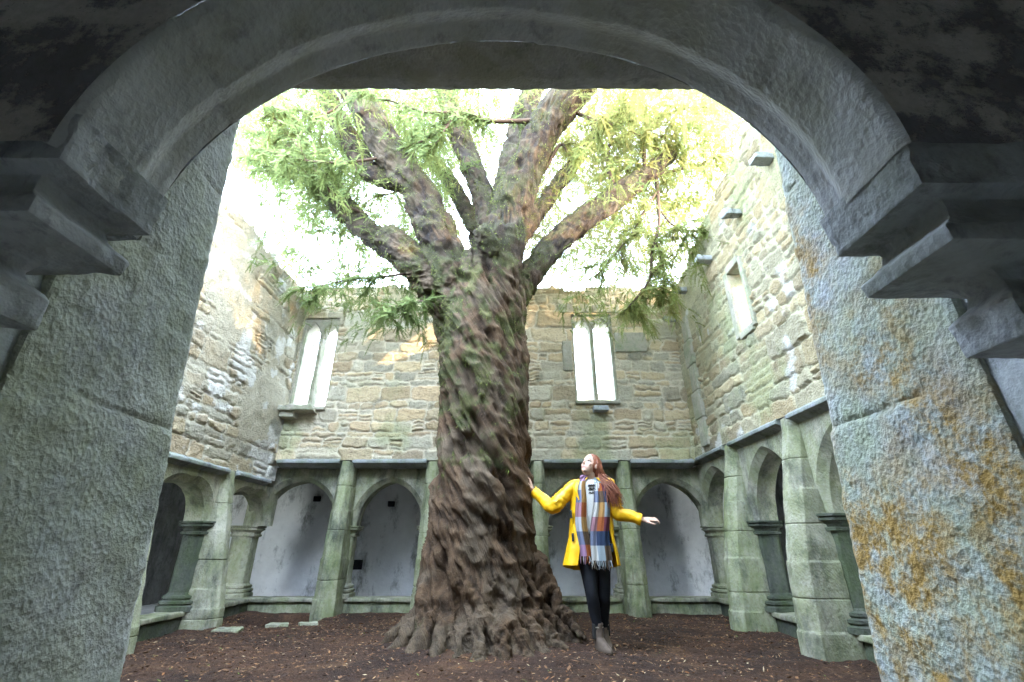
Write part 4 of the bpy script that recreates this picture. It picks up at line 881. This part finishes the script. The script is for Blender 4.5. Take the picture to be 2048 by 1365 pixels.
# hair: a cap and many wavy locks falling behind and over her left shoulder
H = MB(); 
V, F = uv_ellipsoid(hp(-.026,0,.026), AX, (.104,.089,.112), 28, 20); V = np.array(V); l = (V-HC)@AX.T
cut = np.maximum(0, l[:, 0]-(.046+.30*(l[:, 2]-.02))); V = V-(cut*1.0)[:, None]*f; H.add(V, F)
rg = np.random.default_rng(9)
for k in range(520):
    s = 1 if rg.random() < .78 else -1; o1 = rg.normal(0, 1, 3)*np.array((.022,.026,.010)); lag = rg.random()
    top = hp(.035-.11*lag, s*.012, .108-.022*lag+.006*rg.random()-.10*max(0, lag-.6)); side = hp(.012-.085*lag, s*(.088-.012*lag), .035-.02*rg.random())
    low = hp(-.035-.055*lag, s*(.090-.01*lag), -.045)
    if s > 0: K = [(.888,PY-.03,.645),(.915,PY-.065,.58),(.950,PY-.095,.51),(.982,PY-.105,.44-.13*rg.random())]
    else: K = [(.80,PY+.10,.62),(.815,PY+.12,.56),(.83,PY+.125,.50),(.84,PY+.13,.44)]
    pts = [top, side, low]+[np.array(p)+o1*(.55+.35*i)+np.array((.012*lag,.03*lag,0)) for i, p in enumerate(K)]; q = catmull(pts, 6)
    ph = rg.integers(0, 5)*1.26+rg.normal(0, .35); t = np.linspace(0, 1, len(q)); wob = (.020*t*np.sin(t*19+ph))[:, None]*np.array((1,.2,0))+(.012*t*np.cos(t*15+ph))[:, None]*np.array((0,1,0)); q = q+wob
    V, F = tube([list(x) for x in q], np.interp(t, [0,.12,.8,1], [.003,.0046,.0038,.0008]), 6, 0); H.add(V, F)
V, F = tube([hp(-.045,.03,.06), hp(-.06,.062,-.02), (.890,PY-.01,.645), (.915,PY-.035,.58), (.945,PY-.07,.51), (.970,PY-.085,.43)], [.05,.050,.048,.042,.034,.008], 18, 7, flat=.8); V = np.array(V); V += vnormals(V, F)*(.010*ridged(V*np.array((34,34,9)), 2, 5))[:, None]; H.add(V, F)
V, F = tube([hp(-.07,-.01,.04), hp(-.09,.0,-.05), (.85,PY+.10,.58), (.86,PY+.13,.46)], [.06,.065,.07,.02], 16, 6); H.add(V, F)
mesh_obj('hair', H.V, H.F, M_HAIR, T_p, True)
# raincoat
YEL_M = Mat('yellow rubberised raincoat', .42, .4); YEL_M.color(YEL_M.mix(YEL_M.noise(9, 3, .5), (.70,.39,.006), (.60,.31,.005))); YEL_M.add_bump(YEL_M.noise(14, 2, .5), .010); YEL_M = YEL_M.m
levels = [ # z, cx, half width, half depth, opening left deg, opening right deg
 (.615,.79,.090,.085,20,24),(.592,.79,.135,.095,22,26),(.565,.79,.185,.102,24,28),(.53,.79,.212,.112,25,30),(.46,.785,.208,.128,26,34),(.36,.78,.205,.135,28,36),(.22,.772,.205,.135,29,38),(.08,.765,.218,.148,30,42),(-.05,.755,.238,.165,30,46),(-.165,.745,.258,.178,32,50)]
L = np.array(levels); zz = np.linspace(.615, -.165, 60); V = []; na = 90
for z in zz:
    cx, a, b, o1, o2 = [np.interp(z, L[::-1, 0], L[::-1, k]) for k in range(1, 6)]; lowf = float(sstep(.35, -.16, np.array(z)))
    for j in range(na):
        t = j/(na-1); ang = R(o1)+(2*math.pi-R(o1)-R(o2))*t           # clockwise from the front towards her right
        fold = 1+lowf*.07*math.sin(ang*7+1.3+z*2)+.018*math.sin(ang*13+z*9)+.02*math.sin(z*24+ang*2)*(1-lowf)
        dz = -.055*lowf*max(0, math.cos(ang-math.pi))**1 if z < .1 else 0
        sg = abs(math.sin(ang))**.75*np.sign(math.sin(ang)); V.append((cx-a*fold*sg, PY-b*fold*math.cos(ang), z+dz*sstep(.1,-.165,np.array(z))))
V = np.array(V); F = [tuple(x) for x in grid_faces(len(zz), na)]; nrm = vnormals(V, F); out = np.sign((nrm*(V-np.array((.77,PY,0)))).sum(1).mean()); V2 = V-nrm*out*.007
C = MB(); n0 = len(V); rim = [j for j in range(na)]
Fi = [tuple(i+n0 for i in f[::-1]) for f in F]; edge = []
for i in range(len(zz)-1):
    for j in (0, na-1): a_, b_ = i*na+j, (i+1)*na+j; edge.append((a_, b_, b_+n0, a_+n0))
for j in range(na-1):
    for i in (0, len(zz)-1): a_, b_ = i*na+j, i*na+j+1; edge.append((a_, b_, b_+n0, a_+n0))
C.add(list(V)+list(V2), F+Fi+edge)
def sleeve(pts, rad, seed):
    V, F = tube(pts, rad, 20, 12); V = np.array(V); q = catmull([list(p) for p in pts], 12); nr = vnormals(V, F)
    t = np.repeat(np.linspace(0, 1, len(q)), 20); w = np.exp(-((t-.5)/.16)**2)+.5*np.exp(-((t-.05)/.12)**2)+.25
    V = V+nr*(.016*w*ridged(V*np.array((26,14,34))+seed, 2, seed)+.002*fbm(V*40, 2, seed))[:, None]*(np.arange(len(V)) >= 0)[:, None]; C.add(V, F)
sleeve([(.66,PY+.01,.525),SHL+(0,0,-.005),(SHL+ELL)/2+(0,0,-.012),ELL+(0,0,-.012),(ELL+WL)/2+(.01,0,-.008),WL+(.028,-.012,-.012)], [.070,.070,.064,.064,.055,.047], 3)
sleeve([(.92,PY+.01,.52),SHR+(.005,0,-.01),(SHR+ELR)/2+(.008,0,0),ELR+(.005,0,-.005),(ELR+WR)/2,WR-(.03,0,0)], [.070,.069,.064,.062,.055,.046], 8)
for w_, d_, r0 in ((WL+np.array((.026,-.012,-.010)), WL-ELL, .050), (WR-np.array((.028,0,0)), WR-ELR, .050)):   # turned cuffs with a tab
    d_ = d_/np.linalg.norm(d_); V, F = tube([w_-d_*.03, w_-d_*.01, w_+d_*.008], [r0*1.02,r0*1.1,r0*1.06], 20, 3); C.add(V, F)
    V, F = tube([w_-d_*.02+np.array((0,-.01,.05)), w_+np.array((0,-.01,.062))], [.012,.010], 8, 3, flat=.4); C.add(V, F)
# hood lying on the shoulders, and the turned-back collar
V, F = uv_ellipsoid((.80,PY+.135,.55), np.eye(3), (.155,.085,.085), 24, 14); C.add(V, F)
for pts in ([(.668,PY-.05,.600),(.632,PY-.085,.555),(.618,PY-.112,.48),(.645,PY-.125,.40)], [(.90,PY-.06,.595),(.945,PY-.09,.575),(.965,PY-.10,.52),(.93,PY-.115,.44)]):
    V, F = tube(pts, [.022,.030,.024,.008], 12, 6, flat=.35); C.add(V, F)
V, F = tube([(.905,PY+.05,.60),(.965,PY-.01,.607),(1.01,PY-.03,.59),(1.03,PY+.0,.545)], [.02,.026,.024,.012], 12, 6, flat=.5); C.add(V, F)
coat = mesh_obj('raincoat', C.V, C.F, YEL_M, T_p, True, sharp=60)
for px, py, Y in ((1142.5,1029,PY-.10),(1146,1075,PY-.115),(1224,1096,PY-.12)):      # dark toggles
    p = at_y(px, py, Y); mb = MB(); mb.box(p.x-.009, p.x+.009, Y-.010, Y+.03, p.z-.036, p.z+.036); solid('toggle', mb, M_DARK, coat, .02, .004, 0)
# cream jumper with a dark zigzag motif, dark top below it
M_CREAM = flat_mat('cream wool jumper', (.48,.465,.43), .95, .1, .1, 60, .004); M_BLK = flat_mat('black leggings', (.010,.011,.014), .75, .2, .3, 50, .002)
def torso(rows, mat, name, n=32):
    rr = [[(cx+a*math.sin(t), PY-b*math.cos(t)*1.0, z) for t in np.linspace(0, 2*math.pi, n, endpoint=False)] for z, cx, a, b in rows]
    mb = MB().loft(rr); P, F = refine(mb.V, mb.F, .03, 0, .004, 18, 3); return mesh_obj(name, P, F, mat, T_p, True)
jm = torso([(.602,.789,.060,.062),(.596,.788,.066,.068),(.583,.788,.105,.080),(.54,.788,.17,.095),(.42,.785,.165,.112),(.28,.778,.15,.112),(.15,.772,.15,.108),(.10,.772,.15,.106)], M_CREAM, 'jumper')
M_NAVY = flat_mat('dark knitted motif', (.015,.017,.025), .95, .05)
def motif(z, amp, n, th):
    mb = MB(); xs = np.linspace(.745, .815, n); 
    for k in range(n-1):
        za, zb_ = z+(amp if k % 2 else -amp), z+(-amp if k % 2 else amp); Y0 = PY-.112
        mb.add([(xs[k],Y0,za-th),(xs[k+1],Y0,zb_-th),(xs[k+1],Y0,zb_+th),(xs[k],Y0,za+th),(xs[k],PY-.09,za-th),(xs[k+1],PY-.09,zb_-th),(xs[k+1],PY-.09,zb_+th),(xs[k],PY-.09,za+th)], [(0,1,2,3),(0,4,5,1),(3,2,6,7),(1,5,6,2),(0,3,7,4)])
    mesh_obj('motif', mb.V, mb.F, M_NAVY, jm)
motif(.540, .006, 8, .0035); motif(.505, .008, 5, .004); motif(.468, .005, 6, .004)
torso([(.12,.772,.147,.104),(.05,.772,.150,.11),(-.04,.773,.158,.115),(-.10,.774,.160,.118)], M_BLK, 'dark_top')
G = MB()
for Hh, K, A in ((HPL,KL,AL),(HPR,KR,AR)):
    V, F = tube([Hh+(0,0,.10),Hh,(Hh+K)/2,K,K*.55+A*.45+(0,.012,0),A*.85+K*.15,A+(0,0,.0)], [.094,.094,.076,.057,.054,.038,.035], 18, 6); G.add(V, F)
mesh_obj('leggings', G.V, G.F, M_BLK, T_p, True)
M_BOOT = flat_mat('worn tan leather', (.10,.072,.052), .75, .25, .45, 24, .003); M_SOLE = flat_mat('rubber sole', (.03,.028,.026), .9, .1); M_SOCK = flat_mat('sock trim', (.24,.21,.17), .95, .05)
for A, toe in ((AL, np.array((.835,PY-.215,GZ+.012))), (AR, np.array((.86,PY-.045,GZ+.012)))):
    A0 = A.copy(); base = np.array((A[0]-.003, A[1]+.004, GZ+.012)); d = toe-base; d[2] = 0; Lf = np.linalg.norm(d); d /= Lf; sd_ = np.array((-d[1], d[0], 0))
    def sec(z, back, front, w):
        return [tuple(base*np.array((1,1,0))+np.array((0,0,z))+d*((front+back)/2+(front-back)/2*math.cos(t))+sd_*w*math.sin(t)*(1-.18*max(0, -math.cos(t)))) for t in np.linspace(0, 2*math.pi, 20, endpoint=False)]
    g = GZ+.012
    up = [sec(g+.022,-.058,Lf,.047),sec(g+.05,-.06,Lf-.006,.047),sec(g+.072,-.058,Lf-.05,.044),sec(g+.095,-.055,Lf*.55,.041),sec(g+.125,-.052,.06,.040),sec(g+.17,-.055,.052,.043),sec(g+.23,-.058,.054,.046)]
    bt = bpy.data.objects.new('boot', None); COL.objects.link(bt); bt.parent = T_p
    mb = MB().loft(up); P, F = refine(mb.V, mb.F, .02, 0, .004, 20, 5); mesh_obj('upper', P, F, M_BOOT, bt, True)
    mb = MB().loft([sec(g-.006,-.066,Lf+.008,.051),sec(g+.022,-.065,Lf+.007,.051)]); mesh_obj('sole', mb.V, mb.F, M_SOLE, bt, True, sharp=40)
    for k in (-1, 1):
        mb = MB(); c = base*np.array((1,1,0))+np.array((0,0,g+.16))+sd_*k*.0405; mb.box(c[0]-.012,c[0]+.012,c[1]-.03,c[1]+.03,c[2]-.05,c[2]+.066); solid('elastic_gusset', mb, M_SOLE, bt, .02, .004, 0)
    V, F = tube([A+(0,0,.0),A+(0,0,.062)], [.044,.045], 18, 3); mesh_obj('sock', V, F, M_SOLE, T_p, True)
    V, F = tube([A+(0,0,.060),A+(0,0,.067)], [.0465,.0455], 18, 2); mesh_obj('sock_band', V, F, M_SOCK, T_p, True)
    V, F = tube([A+(0,0,.036),A+(0,0,.045)], [.0475,.047], 18, 2); mesh_obj('sock_band', V, F, M_SOCK, T_p, True)
# scarf
pal = dict(m=(.24,.14,.21), g=(.32,.325,.33), b=(.12,.135,.19), p=(.25,.13,.15), o=(.25,.14,.05), r=(.22,.065,.022), n=(.075,.05,.033), w=(.38,.365,.335), t=(.17,.20,.215), k=(.022,.033,.062), d=(.085,.025,.034))
def strand(path, wid, cells, seed, fringe=.07):
    rows, ncol = len(cells), len(cells[0]); q = catmull(path, 10); s = np.linspace(0, len(q)-1, rows*6+1); C_ = np.stack([np.interp(s, np.arange(len(q)), q[:, k]) for k in range(3)], 1)
    wd = np.interp(np.linspace(0, 1, len(s)), np.linspace(0, 1, len(wid)), wid); nx = ncol*6+1; V = []
    for i, c in enumerate(C_):
        for j in range(nx):
            t = j/(nx-1)-.5; fold = .010*math.sin(t*9+seed+i*.05)+.006*math.sin(t*21+i*.12+seed); V.append((c[0]+t*wd[i]+.004*math.sin(i*.3+seed), c[1]+fold+.05*t*t, c[2]))
    V = np.array(V); Fq = grid_faces(len(s), nx); fc = []
    for i in range(len(s)-1):
        for j in range(nx-1): fc.append(pal[cells[min(rows-1, i//6)][min(ncol-1, j//6)]])
    nr = vnormals(V, Fq); back = V+np.array((0,.009,0)); n0 = len(V)
    F2 = np.concatenate([Fq, Fq[:, ::-1]+n0]); side = []
    for i in range(len(s)-1):
        for j in (0, nx-1): side.append((i*nx+j, (i+1)*nx+j, (i+1)*nx+j+n0, i*nx+j+n0))
    F2 = np.concatenate([F2, np.array(side)]); fc2 = np.array(fc+fc+[pal['n']]*len(side))
    o = mesh_obj('scarf_end', np.concatenate([V, back]), F2, M_SCARF, SCARF, True, fcol=fc2)
    mb = MB(); rgl = random.Random(seed); fcs = []
    for j in range(ncol*7):
        t = (j+.5)/(ncol*7); k = (len(s)-1)*nx+int(t*(nx-1)); p = V[k]; Lf = fringe*rgl.uniform(.8, 1.1); Vt, Ft = tube([p+(0,.003,.004), p+(rgl.gauss(0,.004),-.003,-Lf*.5), p+(rgl.gauss(0,.010),0,-Lf)], [.0030,.0034,.002], 5, 3); mb.add(Vt, Ft)
        c = pal[rgl.choice(['g', 'n', cells[-1][min(ncol-1, int(t*ncol))]])]; fcs += [c]*len(Ft)
    mesh_obj('fringe', mb.V, mb.F, M_SCARF, o, True, fcol=fcs)
M_SCARF = vcol_mat('woven wool check', .95, .08, ((220, .003), (60, .003)))
SCARF = bpy.data.objects.new('scarf', None); COL.objects.link(SCARF); SCARF.parent = T_p
def spt(px, py, dy): p = at_y(px, py, PY+dy); return [p.x, p.y, p.z]
strand([spt(1172,951,-.055),spt(1163,968,-.105),spt(1162,1000,-.135),spt(1163,1040,-.145),spt(1168,1080,-.145),spt(1174,1113,-.15)], [.05,.10,.105,.108,.11,.115], ['mm','go','bo','pr','go','bn','mr'], 3)
strand([spt(1193,955,-.05),spt(1200,972,-.10),spt(1203,1000,-.132),spt(1202,1040,-.145),spt(1201,1080,-.15),spt(1204,1122,-.16)], [.06,.11,.15,.18,.185,.19], ['ttt','grd','bnk','wot','prd','bkk','wtn'], 8, .08)
lp = [(.735,PY-.055,.60),(.725,PY+.02,.625),(.745,PY+.085,.635),(.80,PY+.10,.635),(.855,PY+.06,.625),(.862,PY-.01,.605),(.845,PY-.06,.585)]
V, F = tube(lp, [.030,.034,.036,.036,.036,.034,.026], 16, 8, flat=.65); V = np.array(V); V += vnormals(V, F)*(.006*ridged(V*np.array((18,18,40)), 2, 5))[:, None]
fc = [pal['m'] if V[f[0]][0] < .755 else (pal['t'] if V[f[0]][0] > .82 else pal['b']) for f in F]; mesh_obj('scarf_loop', V, F, M_SCARF, SCARF, True, fcol=fc)
# ---------------------------------------------------------------- light, sky, camera
to_sun = Vector((5.2, -3.0, 1.80)).normalized()
el = math.asin(to_sun.z); az = math.atan2(to_sun.x, to_sun.y)
w = bpy.data.worlds.new('World'); SC.world = w; w.use_nodes = True; nt = w.node_tree; bg = nt.nodes['Background']
sky = nt.nodes.new('ShaderNodeTexSky'); sky.sky_type = 'NISHITA'; sky.sun_disc = False; sky.sun_elevation = el; sky.sun_rotation = az
sky.air_density = 1.0; sky.dust_density = .6; sky.ozone_density = 1.5; bw = nt.nodes.new('ShaderNodeRGBToBW'); nt.links.new(sky.outputs[0], bw.inputs[0]); mxs = nt.nodes.new('ShaderNodeMix'); mxs.data_type = 'RGBA'
mxs.inputs[0].default_value = .25; nt.links.new(sky.outputs[0], mxs.inputs[6]); nt.links.new(bw.outputs[0], mxs.inputs[7]); veil = nt.nodes.new('ShaderNodeMix'); veil.data_type = 'RGBA'; veil.inputs[0].default_value = .6; veil.inputs[7].default_value = (2.75, 3.3, 4.15, 1)
nt.links.new(mxs.outputs[2], veil.inputs[6]); nt.links.new(veil.outputs[2], bg.inputs[0])     # thin bright cloud veil; bg.inputs[1].default_value = .15
sd = bpy.data.lights.new('sun', 'SUN'); sd.energy = 2.2; sd.angle = R(.6); sd.color = (1, .74, .45); so = bpy.data.objects.new('sun', sd); COL.objects.link(so)
so.rotation_euler = (-to_sun).to_track_quat('-Z', 'Y').to_euler()
cd = bpy.data.cameras.new('camera'); cam = bpy.data.objects.new('camera', cd); COL.objects.link(cam); cd.sensor_width = 36; cd.lens = 36*FPX/2048; cd.clip_start = .02; cd.clip_end = 500
cam.rotation_euler = (R(90)+PITCH, 0, 0); SC.camera = cam
SC.view_settings.view_transform = 'Standard'; SC.view_settings.look = 'None'; SC.view_settings.gamma = 1; SC.view_settings.exposure = 3.72
SC.cycles.max_bounces = 8; SC.cycles.diffuse_bounces = 5; SC.cycles.use_denoising = True
